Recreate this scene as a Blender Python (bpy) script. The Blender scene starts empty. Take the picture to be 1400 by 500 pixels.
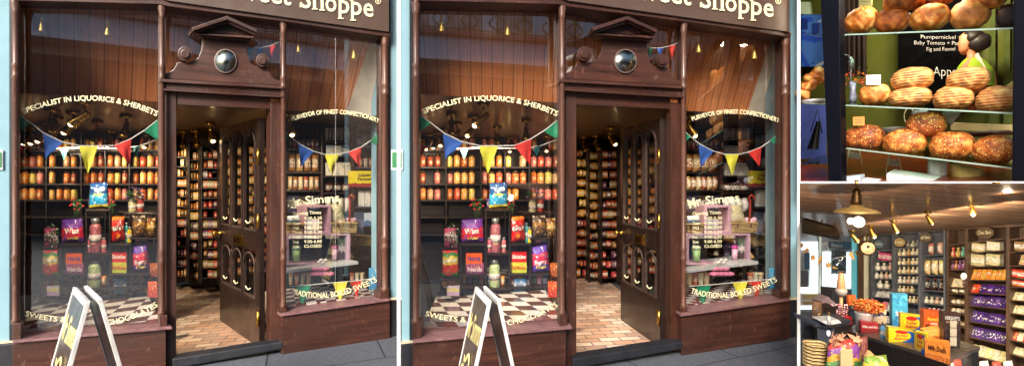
import bpy, bmesh, math, random
from mathutils import Vector, Matrix
random.seed(7)
sc = bpy.context.scene
# ---------------------------------------------------------------- camera, sky, sun, exposure
F, CX, CY, CH = 650.0, 700.0, 250.0, 1.45
cd = bpy.data.cameras.new('camera'); cam = bpy.data.objects.new('camera', cd); sc.collection.objects.link(cam)
cam.location = (0, 0, CH); cam.rotation_euler = (math.radians(90), 0, 0)
cd.sensor_width = 36; cd.lens = 36 * F / 1400; cd.clip_start = .05; cd.clip_end = 2000
sc.camera = cam
w = bpy.data.worlds.new('World'); sc.world = w; w.use_nodes = True
nt = w.node_tree; sky = nt.nodes.new('ShaderNodeTexSky'); sky.sky_type = 'NISHITA'; sky.sun_disc = False
SUN_EL, SUN_AZ = math.radians(33), math.radians(196)
sky.sun_elevation = SUN_EL; sky.sun_rotation = SUN_AZ
sky.air_density = 1.0; sky.dust_density = 4; sky.ozone_density = 1
nt.links.new(sky.outputs[0], nt.nodes['Background'].inputs[0]); nt.nodes['Background'].inputs[1].default_value = .15
sd = bpy.data.lights.new('sun', 'SUN'); sun = bpy.data.objects.new('sun', sd); sc.collection.objects.link(sun)
sd.energy = 2.8; sd.angle = math.radians(24); sd.color = (1, .96, .9)
sdir = Vector((math.sin(SUN_AZ) * math.cos(SUN_EL), math.cos(SUN_AZ) * math.cos(SUN_EL), math.sin(SUN_EL)))
sun.rotation_euler = sdir.to_track_quat('Z', 'Y').to_euler()
sc.view_settings.view_transform = 'Standard'; sc.view_settings.look = 'None'
sc.view_settings.gamma = 1; sc.view_settings.exposure = 1.15; sc.view_settings.use_curve_mapping = False
sc.render.engine = 'CYCLES'
sc.cycles.use_denoising = True; sc.cycles.max_bounces = 7; sc.cycles.transparent_max_bounces = 16
sc.cycles.sample_clamp_indirect = 4; sc.cycles.caustics_reflective = False; sc.cycles.caustics_refractive = False

# ---------------------------------------------------------------- materials
def lin(c):
    out = []
    for v in c[:3]:
        v = v / 255
        out.append(v / 12.92 if v <= .04045 else ((v + .055) / 1.055) ** 2.4)
    return tuple(out) + (1,)
MATS = {}
class NT:
    def __init__(s, name):
        s.m = bpy.data.materials.new(name); s.m.use_nodes = True
        s.t = s.m.node_tree; s.b = s.t.nodes['Principled BSDF']
    def n(s, typ, **k):
        nd = s.t.nodes.new(typ)
        for a, v in k.items(): setattr(nd, a, v)
        return nd
    def l(s, a, b): s.t.links.new(a, b)
    def coord(s, kind='Object', scale=(1, 1, 1)):
        tc = s.n('ShaderNodeTexCoord'); mp = s.n('ShaderNodeMapping'); mp.inputs['Scale'].default_value = scale
        s.l(tc.outputs[kind], mp.inputs[0]); return mp.outputs[0]
    def noise(s, vec, scale, detail=4, dist=0):
        nd = s.n('ShaderNodeTexNoise'); nd.inputs['Scale'].default_value = scale; nd.inputs['Detail'].default_value = detail
        nd.inputs['Distortion'].default_value = dist; s.l(vec, nd.inputs['Vector']); return nd.outputs['Fac']
    def ramp(s, fac, stops, interp='LINEAR'):
        r = s.n('ShaderNodeValToRGB'); cr = r.color_ramp; cr.interpolation = interp
        while len(cr.elements) < len(stops): cr.elements.new(.5)
        for e, (p, c) in zip(cr.elements, stops): e.position = p; e.color = c if len(c) == 4 else tuple(c) + (1,)
        s.l(fac, r.inputs[0]); return r.outputs[0]
    def mix(s, fac, a, b, bt='MIX'):
        m = s.n('ShaderNodeMix', data_type='RGBA', blend_type=bt)
        for i, v in ((0, fac), (6, a), (7, b)):
            if hasattr(v, 'links'): s.l(v, m.inputs[i])
            else: m.inputs[i].default_value = v
        return m.outputs[2]
    def math(s, op, a, b=0, c=0):
        m = s.n('ShaderNodeMath', operation=op)
        for i, v in enumerate((a, b, c)):
            if hasattr(v, 'links'): s.l(v, m.inputs[i])
            else: m.inputs[i].default_value = v
        return m.outputs[0]
    def bump(s, h, strength=.3, dist=.01):
        b = s.n('ShaderNodeBump'); b.inputs['Strength'].default_value = strength; b.inputs['Distance'].default_value = dist
        s.l(h, b.inputs['Height']); s.l(b.outputs[0], s.b.inputs['Normal'])
    def col(s, c):
        if hasattr(c, 'links'): s.l(c, s.b.inputs['Base Color'])
        else: s.b.inputs['Base Color'].default_value = c
    def set(s, rough=None, metal=None, coat=None, spec=None):
        if rough is not None: s.b.inputs['Roughness'].default_value = rough
        if metal is not None: s.b.inputs['Metallic'].default_value = metal
        if coat is not None: s.b.inputs['Coat Weight'].default_value = coat; s.b.inputs['Coat Roughness'].default_value = .12
        if spec is not None: s.b.inputs['Specular IOR Level'].default_value = spec
def paint(name, c, rough=.5, metal=0, var=.12, scale=6, coat=0, bumpy=0):
    """plain material with small wear and tone variation"""
    if name in MATS: return MATS[name]
    m = NT(name); c = lin(c); v = m.coord()
    f = m.noise(v, scale, 5)
    lo = tuple(x * (1 - var * 1.6) for x in c[:3]); hi = tuple(min(1, x * (1 + var)) for x in c[:3])
    m.col(m.ramp(f, [(.3, lo), (.7, hi)])); m.set(rough, metal, coat)
    r = m.ramp(m.noise(v, scale * 3, 3), [(.3, (rough * .8,) * 3), (.7, (min(1, rough * 1.25),) * 3)]); m.l(r, m.b.inputs['Roughness'])
    if bumpy: m.bump(m.noise(v, 60, 4), bumpy, .004)
    MATS[name] = m.m; return m.m
def wood(name, dark, light, rough=.35, scale=(30, 30, 2.2), coat=.25, dist=.6):
    if name in MATS: return MATS[name]
    m = NT(name); v = m.coord('Object', scale)
    f = m.noise(v, 1.2, 8, dist); g = m.noise(m.coord('Object', (1.5, 1.5, 1.5)), 2.0, 4)
    c = m.ramp(f, [(.28, lin(dark)), (.55, lin([(a + b) / 2 for a, b in zip(dark, light)])), (.78, lin(light))])
    c = m.mix(m.ramp(g, [(.35, (0, 0, 0)), (.75, (.55, .55, .55))]), c, lin(dark))
    m.col(c); m.set(rough, 0, coat)
    m.l(m.ramp(g, [(.3, (rough * .7,) * 3), (.7, (rough * 1.4,) * 3)]), m.b.inputs['Roughness'])
    sf = m.noise(m.coord('Object', (1, 1, .35)), 38, 6, 1.2); c2 = m.mix(m.ramp(sf, [(.62, (0, 0, 0)), (.72, (.38, .38, .38))]), c, lin([min(255, x + 46) for x in light])); m.col(c2)
    m.bump(f, .2, .003); MATS[name] = m.m; return m.m
def boards(name, dark, light, direc, width, rough=.35, gap=.06, flip=False):
    """tongue-and-groove boards running along a direction (dx, dy): the groove is real pattern of the surface"""
    if name in MATS: return MATS[name]
    m = NT(name); tc = m.n('ShaderNodeTexCoord'); sep = m.n('ShaderNodeVectorMath', operation='DOT_PRODUCT')
    perp = Vector((-direc[1], direc[0], 0)).normalized(); sep.inputs[1].default_value = perp
    m.l(tc.outputs['Object'], sep.inputs[0]); a = m.math('DIVIDE', sep.outputs['Value'], width)
    fr = m.math('FRACT', a); fl = m.math('FLOOR', a)
    wn = m.n('ShaderNodeTexWhiteNoise', noise_dimensions='1D'); m.l(fl, wn.inputs['W'])
    al = m.n('ShaderNodeVectorMath', operation='DOT_PRODUCT'); al.inputs[1].default_value = Vector((direc[0], direc[1], 0)).normalized()
    m.l(tc.outputs['Object'], al.inputs[0])
    cb = m.n('ShaderNodeCombineXYZ'); m.l(m.math('MULTIPLY', al.outputs['Value'], 1.6), cb.inputs[0])
    m.l(m.math('MULTIPLY', a, 5), cb.inputs[1]); m.l(wn.outputs['Value'], cb.inputs[2])
    f = m.noise(cb.outputs[0], 2.2, 8, .8)
    c = m.ramp(f, [(.3, lin(dark)), (.7, lin(light))])
    c = m.mix(m.math('MULTIPLY', wn.outputs['Value'], .45), c, lin(dark))
    line = m.math('LESS_THAN', fr, gap)
    c = m.mix(line, c, tuple(x * .25 for x in lin(dark)[:3]) + (1,)); m.col(c); m.set(rough, 0, .15)
    m.bump(m.math('SUBTRACT', f, m.math('MULTIPLY', line, 2)), .2, .003)
    MATS[name] = m.m; return m.m
def emit(name, c, s):
    if name in MATS: return MATS[name]
    m = NT(name); m.b.inputs['Emission Color'].default_value = lin(c); m.b.inputs['Emission Strength'].default_value = s
    m.col(lin(c)); MATS[name] = m.m; return m.m
def glass(name, tint=(255, 255, 255), refl=1.0, ior=1.45):
    """thin pane: see-through with a Fresnel mirror reflection"""
    if name in MATS: return MATS[name]
    m = NT(name); tr = m.n('ShaderNodeBsdfTransparent'); tr.inputs[0].default_value = lin(tint)
    gl = m.n('ShaderNodeBsdfGlossy'); gl.inputs['Roughness'].default_value = .01
    ge = m.n('ShaderNodeNewGeometry'); dt = m.n('ShaderNodeVectorMath', operation='DOT_PRODUCT'); m.l(ge.outputs['Normal'], dt.inputs[0]); m.l(ge.outputs['Incoming'], dt.inputs[1])
    r0 = ((ior - 1) / (ior + 1)) ** 2 * 1.7; sch = m.math('POWER', m.math('SUBTRACT', 1, m.math('ABSOLUTE', dt.outputs['Value'])), 5)
    mx = m.n('ShaderNodeMixShader'); m.l(m.math('MULTIPLY', m.math('MULTIPLY_ADD', sch, 1 - r0, r0), refl), mx.inputs[0])
    m.l(tr.outputs[0], mx.inputs[1]); m.l(gl.outputs[0], mx.inputs[2])
    m.l(mx.outputs[0], m.t.nodes['Material Output'].inputs[0]); MATS[name] = m.m; return m.m
def pack(name='pack_print', rough=.3, amount=.5, sc_=(7, 7, 14)):
    """printed packaging: the object's own colour with patches of print across the middle"""
    if name in MATS: return MATS[name]
    m = NT(name); oi = m.n('ShaderNodeObjectInfo'); v = m.coord('Generated', sc_)
    add = m.n('ShaderNodeVectorMath', operation='ADD'); m.l(v, add.inputs[0]); m.l(m.math('MULTIPLY', oi.outputs['Random'], 40), add.inputs[1])
    tc = m.n('ShaderNodeTexCoord'); sx = m.n('ShaderNodeSeparateXYZ'); m.l(tc.outputs['Generated'], sx.inputs[0])
    z = sx.outputs[2]
    band = m.ramp(z, [(0, (0, 0, 0)), (.22, (0, 0, 0)), (.3, (1, 1, 1)), (.68, (1, 1, 1)), (.78, (0, 0, 0))])
    f = m.math('GREATER_THAN', m.noise(add.outputs[0], 1.0, 3), 1 - amount)
    f = m.math('MULTIPLY', f, band)
    g = m.math('GREATER_THAN', m.noise(add.outputs[0], .6, 2), .56)
    hs = m.n('ShaderNodeHueSaturation'); hs.inputs['Hue'].default_value = .62; hs.inputs['Value'].default_value = .55; m.l(oi.outputs['Color'], hs.inputs['Color'])
    c = m.mix(m.math('MULTIPLY', g, .8), oi.outputs['Color'], hs.outputs[0])
    c = m.mix(f, c, (.75, .7, .6, 1)); m.col(c); m.set(rough, 0, .1)
    MATS[name] = m.m; return m.m
def sweets(name='sweets_fill', rough=.25, scale=9):
    if name in MATS: return MATS[name]
    m = NT(name); oi = m.n('ShaderNodeObjectInfo'); v = m.coord('Generated', (1, 1, 1.6))
    vo = m.n('ShaderNodeTexVoronoi'); vo.inputs['Scale'].default_value = scale; m.l(v, vo.inputs['Vector'])
    hs = m.n('ShaderNodeHueSaturation'); m.l(oi.outputs['Color'], hs.inputs['Color'])
    sp = m.n('ShaderNodeSeparateColor'); m.l(vo.outputs['Color'], sp.inputs[0])
    m.l(m.math('MULTIPLY_ADD', sp.outputs[0], .08, .46), hs.inputs['Hue']); m.l(m.math('MULTIPLY_ADD', sp.outputs[1], .9, .5), hs.inputs['Value'])
    sx = m.n('ShaderNodeSeparateXYZ'); tc = m.n('ShaderNodeTexCoord'); m.l(tc.outputs['Generated'], sx.inputs[0])
    lab = m.math('MULTIPLY', m.math('GREATER_THAN', sx.outputs[2], .3), m.math('LESS_THAN', sx.outputs[2], .6))
    side = m.math('MULTIPLY', m.math('GREATER_THAN', sx.outputs[0], .25), m.math('LESS_THAN', sx.outputs[0], .75))
    c = m.mix(m.math('MULTIPLY', m.math('MULTIPLY', lab, side), .55), hs.outputs[0], (.8, .62, .4, 1))
    m.col(c); m.bump(vo.outputs['Distance'], .5, .01); m.set(rough, 0, .3); MATS[name] = m.m; return m.m
def uvpack(name, stops, dist=.12, scale=4, rough=.28, axis=1, spots=None, interp='CONSTANT'):
    """printed film: colour areas across the pack's own UV with wavy edges; spots = (colour, scale, threshold)"""
    if name in MATS: return MATS[name]
    m = NT(name); tc = m.n('ShaderNodeTexCoord'); sx = m.n('ShaderNodeSeparateXYZ'); m.l(tc.outputs['UV'], sx.inputs[0])
    n_ = m.noise(tc.outputs['UV'], scale, 3); a = m.math('MULTIPLY_ADD', m.math('SUBTRACT', n_, .5), dist * 2, sx.outputs[axis])
    c = m.ramp(a, [(p, lin(k)) for p, k in stops], interp)
    for i, (sc_, s_, th) in enumerate(spots or []):
        mp = m.n('ShaderNodeMapping'); mp.inputs['Location'].default_value = (i * 3.7, i * 1.3, 0); m.l(tc.outputs['UV'], mp.inputs[0])
        c = m.mix(m.math('GREATER_THAN', m.noise(mp.outputs[0], s_, 2), th), c, lin(sc_))
    m.col(c); m.set(rough, 0, .3)
    m.bump(m.noise(tc.outputs['UV'], 6, 4, 2.5), .8, .012); MATS[name] = m.m; return m.m
def crust(name, base, hi, seeds=0, bands=0, flour=0):
    if name in MATS: return MATS[name]
    m = NT(name); v = m.coord('Object'); f = m.noise(v, 14, 6, .4)
    dk = [x * .55 for x in base]
    c = m.ramp(f, [(.3, lin(dk)), (.48, lin(base)), (.68, lin(hi))])
    h = f
    if bands:
        wv = m.n('ShaderNodeTexWave', wave_type='BANDS', bands_direction='Z'); wv.inputs['Scale'].default_value = bands
        wv.inputs['Distortion'].default_value = 1.6; wv.inputs['Detail'].default_value = 2; wv.inputs['Detail Scale'].default_value = 1.4
        m.l(v, wv.inputs['Vector']); k = m.ramp(wv.outputs['Fac'], [(.45, (0, 0, 0)), (.8, (1, 1, 1))])
        c = m.mix(m.math('MULTIPLY', k, .36), c, lin((250, 222, 160))); h = wv.outputs['Fac']
    if seeds:
        vo = m.n('ShaderNodeTexVoronoi'); vo.inputs['Scale'].default_value = 75; m.l(v, vo.inputs['Vector'])
        s = m.math('LESS_THAN', vo.outputs['Distance'], .36); sp = m.n('ShaderNodeSeparateColor'); m.l(vo.outputs['Color'], sp.inputs[0])
        s = m.math('MULTIPLY', s, m.math('GREATER_THAN', sp.outputs[0], 1 - seeds))
        sc_ = m.mix(m.math('GREATER_THAN', sp.outputs[1], .35), lin((30, 14, 8)), lin((250, 205, 110)))
        c = m.mix(s, c, sc_); h = m.math('ADD', m.math('MULTIPLY', s, .8), f)
    m.col(c); m.set(.6, 0, 0); m.bump(h, .4 if bands else .7, .005); MATS[name] = m.m; return m.m

# ---------------------------------------------------------------- mesh helpers
WL = {}
def link(o): sc.collection.objects.link(o); return o
def tagp(o, label=None, cat=None, group=None, kind=None):
    if label: o['label'] = label
    if cat: o['category'] = cat
    if group: o['group'] = group
    if kind: o['kind'] = kind
    return o
def thing(name, label, cat, loc=(0, 0, 0), group=None):
    o = bpy.data.objects.new(name, None); o.empty_display_size = .05; link(o); o.location = loc; WL[o.name] = Vector(loc)
    return tagp(o, label, cat, group)
class MB:
    def __init__(s): s.v = []; s.f = []; s.uv = {}; s.sm = []
    def add(s, vs, fs, uvs=None, smooth=False):
        o = len(s.v); s.v += [Vector(p) for p in vs]
        for f in fs:
            if uvs: s.uv[len(s.f)] = [uvs[i] for i in f]
            s.sm.append(smooth); s.f.append([i + o for i in f])
        return s
    def prism3(s, pts, d):
        """polygon (3D points) extruded by vector d"""
        n = len(pts); d = Vector(d); a = [Vector(p) for p in pts]; b = [p + d for p in a]
        return s.add(a + b, [list(range(n)), list(range(2 * n - 1, n - 1, -1))] + [[i, i + n, (i + 1) % n + n, (i + 1) % n] for i in range(n)])
    def prism(s, fr, pts, t0, t1):
        return s.prism3([fr.P(x, y, t0) for x, y in pts], fr.e2 * (t1 - t0))
    def box(s, fr, x0, y0, x1, y1, t0, t1):
        return s.prism(fr, [(x0, y0), (x1, y0), (x1, y1), (x0, y1)], t0, t1)
    def boxw(s, c, sz, rz=0):
        c = Vector(c); R = Matrix.Rotation(rz, 3, 'Z'); h = [x / 2 for x in sz]
        vs = [c + R @ Vector((sx * h[0], sy * h[1], sz_ * h[2])) for sz_ in (-1, 1) for sx, sy in ((-1, -1), (1, -1), (1, 1), (-1, 1))]
        return s.add(vs, [[3, 2, 1, 0], [4, 5, 6, 7], [0, 1, 5, 4], [1, 2, 6, 5], [2, 3, 7, 6], [3, 0, 4, 7]])
    def bar(s, a, b, w_, h_, up=(0, 0, 1)):
        """rectangular bar from a to b"""
        a, b = Vector(a), Vector(b); d = (b - a).normalized(); x = d.cross(Vector(up)).normalized(); y = x.cross(d)
        q = [x * sx * w_ / 2 + y * sy * h_ / 2 for sx, sy in ((-1, -1), (1, -1), (1, 1), (-1, 1))]
        return s.prism3([a + k for k in q], b - a)
    def lathe(s, base, prof, n=20, axis=(0, 0, 1), cap=True):
        """prof: (radius, height) pairs in metres about an axis from base"""
        base = Vector(base); ax = Vector(axis).normalized()
        u = ax.orthogonal().normalized(); v = ax.cross(u); vs = []; fs = []
        for r, h in prof:
            for i in range(n):
                a = 2 * math.pi * i / n; vs.append(base + ax * h + (u * math.cos(a) + v * math.sin(a)) * r)
        for k in range(len(prof) - 1):
            for i in range(n):
                j = (i + 1) % n; fs.append([k * n + i, k * n + j, (k + 1) * n + j, (k + 1) * n + i])
        if cap: fs.append(list(range(n - 1, -1, -1))); fs.append([(len(prof) - 1) * n + i for i in range(n)])
        return s.add(vs, fs, smooth=True)
    def lathepx(s, fr, px, t, prof, n=20):
        """prof: (radius px, y px) from bottom to top"""
        b = fr.P(px, prof[0][1], t); Y = b.y; k = Y / F; co = math.cos(math.atan2(px - CX, F))
        return s.lathe(b, [(max(r, .05) * k * co ** .5, (prof[0][1] - y) * k) for r, y in prof], n)
    def tube(s, pts, r, n=8):
        pts = [Vector(p) for p in pts]; vs = []; fs = []; up = Vector((.13, .2, 1)).normalized()
        for i, p in enumerate(pts):
            d = (pts[min(i + 1, len(pts) - 1)] - pts[max(i - 1, 0)]).normalized(); x = d.cross(up)
            x = x.normalized() if x.length > 1e-4 else d.orthogonal().normalized(); y = x.cross(d)
            rr = r[i] if isinstance(r, (list, tuple)) else r
            for k in range(n):
                a = 2 * math.pi * k / n; vs.append(p + (x * math.cos(a) + y * math.sin(a)) * rr)
        for i in range(len(pts) - 1):
            for k in range(n):
                j = (k + 1) % n; fs.append([i * n + k, i * n + j, (i + 1) * n + j, (i + 1) * n + k])
        fs.append(list(range(n))); fs.append([(len(pts) - 1) * n + k for k in range(n - 1, -1, -1)])
        return s.add(vs, fs, smooth=True)
    def ball(s, c, rx, ry, rz, n=16, m=10, R=None, fn=None):
        c = Vector(c); vs = []; fs = []; R = R or Matrix.Identity(3)
        for j in range(m + 1):
            ph = math.pi * j / m
            for i in range(n):
                th = 2 * math.pi * i / n; d = Vector((math.sin(ph) * math.cos(th), math.sin(ph) * math.sin(th), math.cos(ph)))
                k = fn(d) if fn else 1
                vs.append(c + R @ Vector((d.x * rx * k, d.y * ry * k, d.z * rz * k)))
        for j in range(m):
            for i in range(n):
                q = (i + 1) % n; fs.append([j * n + i, (j + 1) * n + i, (j + 1) * n + q, j * n + q])
        return s.add(vs, fs, smooth=True)
    def grid(s, fn, nu, nv, smooth=True):
        """surface fn(u, v) for u, v in 0..1 with UV"""
        vs = []; uv = []; fs = []
        for j in range(nv + 1):
            for i in range(nu + 1):
                vs.append(fn(i / nu, j / nv)); uv.append((i / nu, j / nv))
        for j in range(nv):
            for i in range(nu):
                a = j * (nu + 1) + i; fs.append([a, a + 1, a + nu + 2, a + nu + 1])
        return s.add(vs, fs, uv, smooth)
    def build(s, name, m, parent=None, bevel=0, origin=None, weld=False):
        me = bpy.data.meshes.new(name)
        if parent is not None: org = WL[parent.name]
        elif origin is not None: org = Vector(origin)
        else:
            lo = [min(p[i] for p in s.v) for i in range(3)]; hi = [max(p[i] for p in s.v) for i in range(3)]
            org = Vector(((lo[0] + hi[0]) / 2, (lo[1] + hi[1]) / 2, lo[2]))
        me.from_pydata([p - org for p in s.v], [], s.f)
        for p, k in zip(me.polygons, s.sm): p.use_smooth = k
        if s.uv:
            ul = me.uv_layers.new(name='UVMap')
            for p in me.polygons:
                if p.index in s.uv:
                    for li, q in zip(p.loop_indices, s.uv[p.index]): ul.data[li].uv = q
        bm = bmesh.new(); bm.from_mesh(me)
        if weld: bmesh.ops.remove_doubles(bm, verts=bm.verts, dist=1e-5)
        bmesh.ops.recalc_face_normals(bm, faces=bm.faces)
        if bevel:
            es = [e for e in bm.edges if len(e.link_faces) == 2 and e.calc_face_angle(0) > .5]
            bmesh.ops.bevel(bm, geom=es, offset=bevel, segments=2, profile=.6, affect='EDGES', clamp_overlap=True)
        bm.to_mesh(me); bm.free()
        if m: me.materials.append(m)
        o = bpy.data.objects.new(name, me); link(o)
        if parent is not None: o.parent = parent; WL[o.name] = WL[parent.name]
        else: o.location = org; WL[o.name] = org
        return o
class Fr:
    """a family of parallel vertical planes: through o, running along e1; e2 leads into the place"""
    def __init__(s, px, Y, d1, d2):
        s.o = ray(px, CY, Y); s.e1 = Vector((d1[0], d1[1], 0)).normalized(); s.e2 = Vector(d2).normalized()
        s.N = s.e1.cross(Vector((0, 0, 1))).normalized(); s.rz = math.atan2(s.e1.y, s.e1.x)
    def P(s, px, py, t=0):
        d = Vector(((px - CX) / F, 1, (CY - py) / F)); C = Vector((0, 0, CH))
        k = s.N.dot(s.o + s.e2 * t - C) / s.N.dot(d); return C + d * k
def ray(px, py, Y): return Vector(((px - CX) / F * Y, Y, CH + (CY - py) / F * Y))
def onz(px, py, z):
    Y = (CH - z) * F / (py - CY); return ray(px, py, Y)
def copy_tree(o, parent=None):
    c = o.copy(); link(c); c.parent = parent
    for ch in list(o.children): copy_tree(ch, c)
    return c
TXT = {}
def text2d(s, off=.0):
    k = (s, off)
    if k not in TXT:
        cu = bpy.data.curves.new('lettering', 'FONT'); cu.body = s; cu.resolution_u = 3; cu.offset = off
        ob = bpy.data.objects.new('lettering', cu); me = bpy.data.meshes.new_from_object(ob)
        vs = [(v.co.x, v.co.y) for v in me.vertices]; fs = [list(p.vertices) for p in me.polygons]
        x0 = min(v[0] for v in vs); x1 = max(v[0] for v in vs)
        TXT[k] = ([((x - x0) / (x1 - x0), y / .7) for x, y in vs], fs, (x1 - x0) / .7)
        bpy.data.objects.remove(ob); bpy.data.curves.remove(cu); bpy.data.meshes.remove(me)
    return TXT[k]
def arc_text(mb, fr, s, a, b, c, h, t, off=.0, tilt=0):
    """letters whose baseline runs through pixels a, b, c on the plane t of a frame, h high"""
    vs, fs, _ = text2d(s, off); out = []
    cx, cy = 2 * b[0] - (a[0] + c[0]) / 2, 2 * b[1] - (a[1] + c[1]) / 2
    for x, y in vs:
        bx = (1 - x) ** 2 * a[0] + 2 * x * (1 - x) * cx + x * x * c[0]; by = (1 - x) ** 2 * a[1] + 2 * x * (1 - x) * cy + x * x * c[1]
        tx = 2 * (1 - x) * (cx - a[0]) + 2 * x * (c[0] - cx); ty = 2 * (1 - x) * (cy - a[1]) + 2 * x * (c[1] - cy)
        L = math.hypot(tx, ty); nx, ny = ty / L, -tx / L
        out.append(fr.P(bx + nx * y * h + tilt * y, by + ny * y * h, t))
    return mb.add(out, fs)
def line_text(mb, fr, s, a, c, h, t, off=.0): return arc_text(mb, fr, s, a, ((a[0] + c[0]) / 2, (a[1] + c[1]) / 2), c, h, t, off)
def surf_text(mb, fn, s, u0, u1, v0, h, off=.01, slope=0):
    """letters laid on a pack surface fn(u, v)"""
    vs, fs, _ = text2d(s, off)
    return mb.add([fn(u0 + (u1 - u0) * x, v0 + h * y + slope * x) for x, y in vs], fs)
def surf_disc(mb, fn, u, v, ru, rv, n=20):
    return mb.add([fn(u + ru * math.cos(6.2832 * i / n), v + rv * math.sin(6.2832 * i / n)) for i in range(n)], [list(range(n))])
ORD = ['zeroth', 'first', 'second', 'third', 'fourth', 'fifth', 'sixth', 'seventh', 'eighth', 'ninth', 'tenth', 'eleventh', 'twelfth', 'thirteenth', 'fourteenth', 'fifteenth', 'sixteenth', 'seventeenth', 'eighteenth', 'nineteenth', 'twentieth']
# unit prototypes: 1 wide (x -.5..+.5), 1 deep (y 0..1), 1 high, placed by their corners
PROTO = {}
def proto(kind, name, cat):
    """build the unit object of a kind once; later calls copy it"""
    if kind in PROTO:
        c = copy_tree(PROTO[kind]); c.name = name; return c
    th = None
    if kind == 'jar':
        th = thing(name, None, cat); a = MB().lathe((0, .5, 0), [(.42, 0), (.48, .03), (.5, .1), (.5, .68), (.44, .78), (.36, .83)], 14); o = a.build('sweet_filling', sweets(), th)
        b = MB().lathe((0, .5, .83), [(.38, 0), (.4, .01), (.4, .15), (.36, .17)], 14); l = b.build('lid', paint('jar_lid', (60, 40, 25), .35, .4), th)
    elif kind == 'bag':
        def f(u, v):
            z = v; b = max(0, (1 - abs(2 * u - 1) ** 2.6)) * max(0, math.sin(math.pi * min(1, max(0, (v - .04) / .9)))) ** .55
            pin = .06 * math.sin(math.pi * v); return Vector(((u - .5) * (1 - pin), .5 - .5 * b, z))
        def g(u, v): p = f(u, v); return Vector((p.x, 1 - p.y, p.z))
        a = MB().grid(f, 8, 9); a.grid(g, 8, 9); th = a.build(name, pack(), origin=(0, 0, 0), weld=True)
    elif kind == 'carton':
        a = MB().boxw((0, .5, .5), (1, 1, 1)); th = a.build(name, pack('carton_print', .4, .52, (6, 6, 10)), bevel=.02, origin=(0, 0, 0))
    elif kind == 'gathered':
        a = MB().lathe((0, .5, 0), [(.36, 0), (.5, .1), (.5, .42), (.3, .62), (.11, .7), (.3, .93), (.22, 1)], 12); th = a.build(name, pack('gathered_print', .4, .4, (5, 5, 5)), origin=(0, 0, 0))
    elif kind == 'book':    # slanted bar or pack lying back
        a = MB().prism3([(-.5, 0, 0), (.5, 0, 0), (.5, .25, 0), (-.5, .25, 0)], (0, .75, 1)); th = a.build(name, pack('sleeve_print', .35, .42, (4, 4, 5)), bevel=.02, origin=(0, 0, 0))
    elif kind == 'bottle':
        th = thing(name, None, cat); a = MB().lathe((0, .5, 0), [(.44, 0), (.5, .03), (.5, .5), (.42, .6), (.2, .72), (.16, .93)], 12); a.build('bottle_body', pack('bottle_print', .1, .45), th)
        MB().lathe((0, .5, .93), [(.2, 0), (.2, .07)], 10).build('cap', paint('cap_red', (150, 40, 35), .4), th)
    elif kind == 'tub':
        a = MB().lathe((0, .5, 0), [(.42, 0), (.5, .85), (.55, .86), (.55, 1), (.5, 1)], 14); th = a.build(name, pack('tub_print', .4, .5), origin=(0, 0, 0))
    PROTO[kind] = th; return th
def recolor(o, c):
    o.color = c
    for ch in o.children: recolor(ch, c)
def place(kind, name, cat, label, group, fr, x0, y0, x1, y1, t, col, depth=None):
    """stand a unit object on a shelf: its front spans the pixels x0..x1, y0..y1 on plane t"""
    o = proto(kind, name, cat); a = fr.P(x0, y1, t); b = fr.P(x1, y1, t); top = fr.P((x0 + x1) / 2, y0, t); base = fr.P((x0 + x1) / 2, y1, t)
    wd = (b - a).length; o.location = (a + b) / 2; o.rotation_euler = (0, 0, fr.rz)
    o.scale = (wd, depth or min(wd, .12), (top - base).length); WL[o.name] = Vector(o.location)
    recolor(o, lin(col)); return tagp(o, label, cat, group)
def pillow(fr, quad, t, dep, puff=.5):
    """film-bag surface functions over a pixel quad (tl, tr, br, bl)"""
    tl, tr, br, bl = quad
    def base(u, v):
        x = (1 - v) * ((1 - u) * bl[0] + u * br[0]) + v * ((1 - u) * tl[0] + u * tr[0]); y = (1 - v) * ((1 - u) * bl[1] + u * br[1]) + v * ((1 - u) * tl[1] + u * tr[1])
        return fr.P(x, y, t)
    def bulge(u, v): return max(0, 1 - abs(2 * u - 1) ** 2.5) * max(0, math.sin(math.pi * min(1, max(0, (v - .03) / .92)))) ** puff
    def front(u, v, e=0): return base(u, v) - fr.e2 * (dep * bulge(u, v) * (1 + .1 * math.sin(17 * u + 9 * v + quad[0][0]) + .08 * math.sin(25 * v - 14 * u)) + e)
    def back(u, v): return base(u, v) + fr.e2 * dep * bulge(u, v)
    return front, back
def film_bag(name, label, fr, quad, t, dep, m, writing=(), group=None, cat='sweet bag'):
    """pillow bag: body with its printing as a part; writing = (text, u0, u1, v, h, colour)"""
    f, g = pillow(fr, quad, t, dep); a = MB(); a.grid(f, 14, 16); a.grid(g, 14, 16); o = a.build(name, m, weld=True); tagp(o, label, cat, group)
    for item in writing:
        if item[0] == 'disc':
            mb = surf_disc(MB(), lambda u, v: f(u, v, .004), *item[1:5]); mb.build('printed_patch', paint('ink_%d_%d_%d' % item[5], item[5], .3), o)
        else:
            s, u0, u1, v, h, c = item[:6]; mb = surf_text(MB(), lambda u_, v_: f(u_, v_, .006), s, u0, u1, v, h, .03); mb.build('lettering', paint('ink_%d_%d_%d' % c, c, .3), o)
    return o
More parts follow.
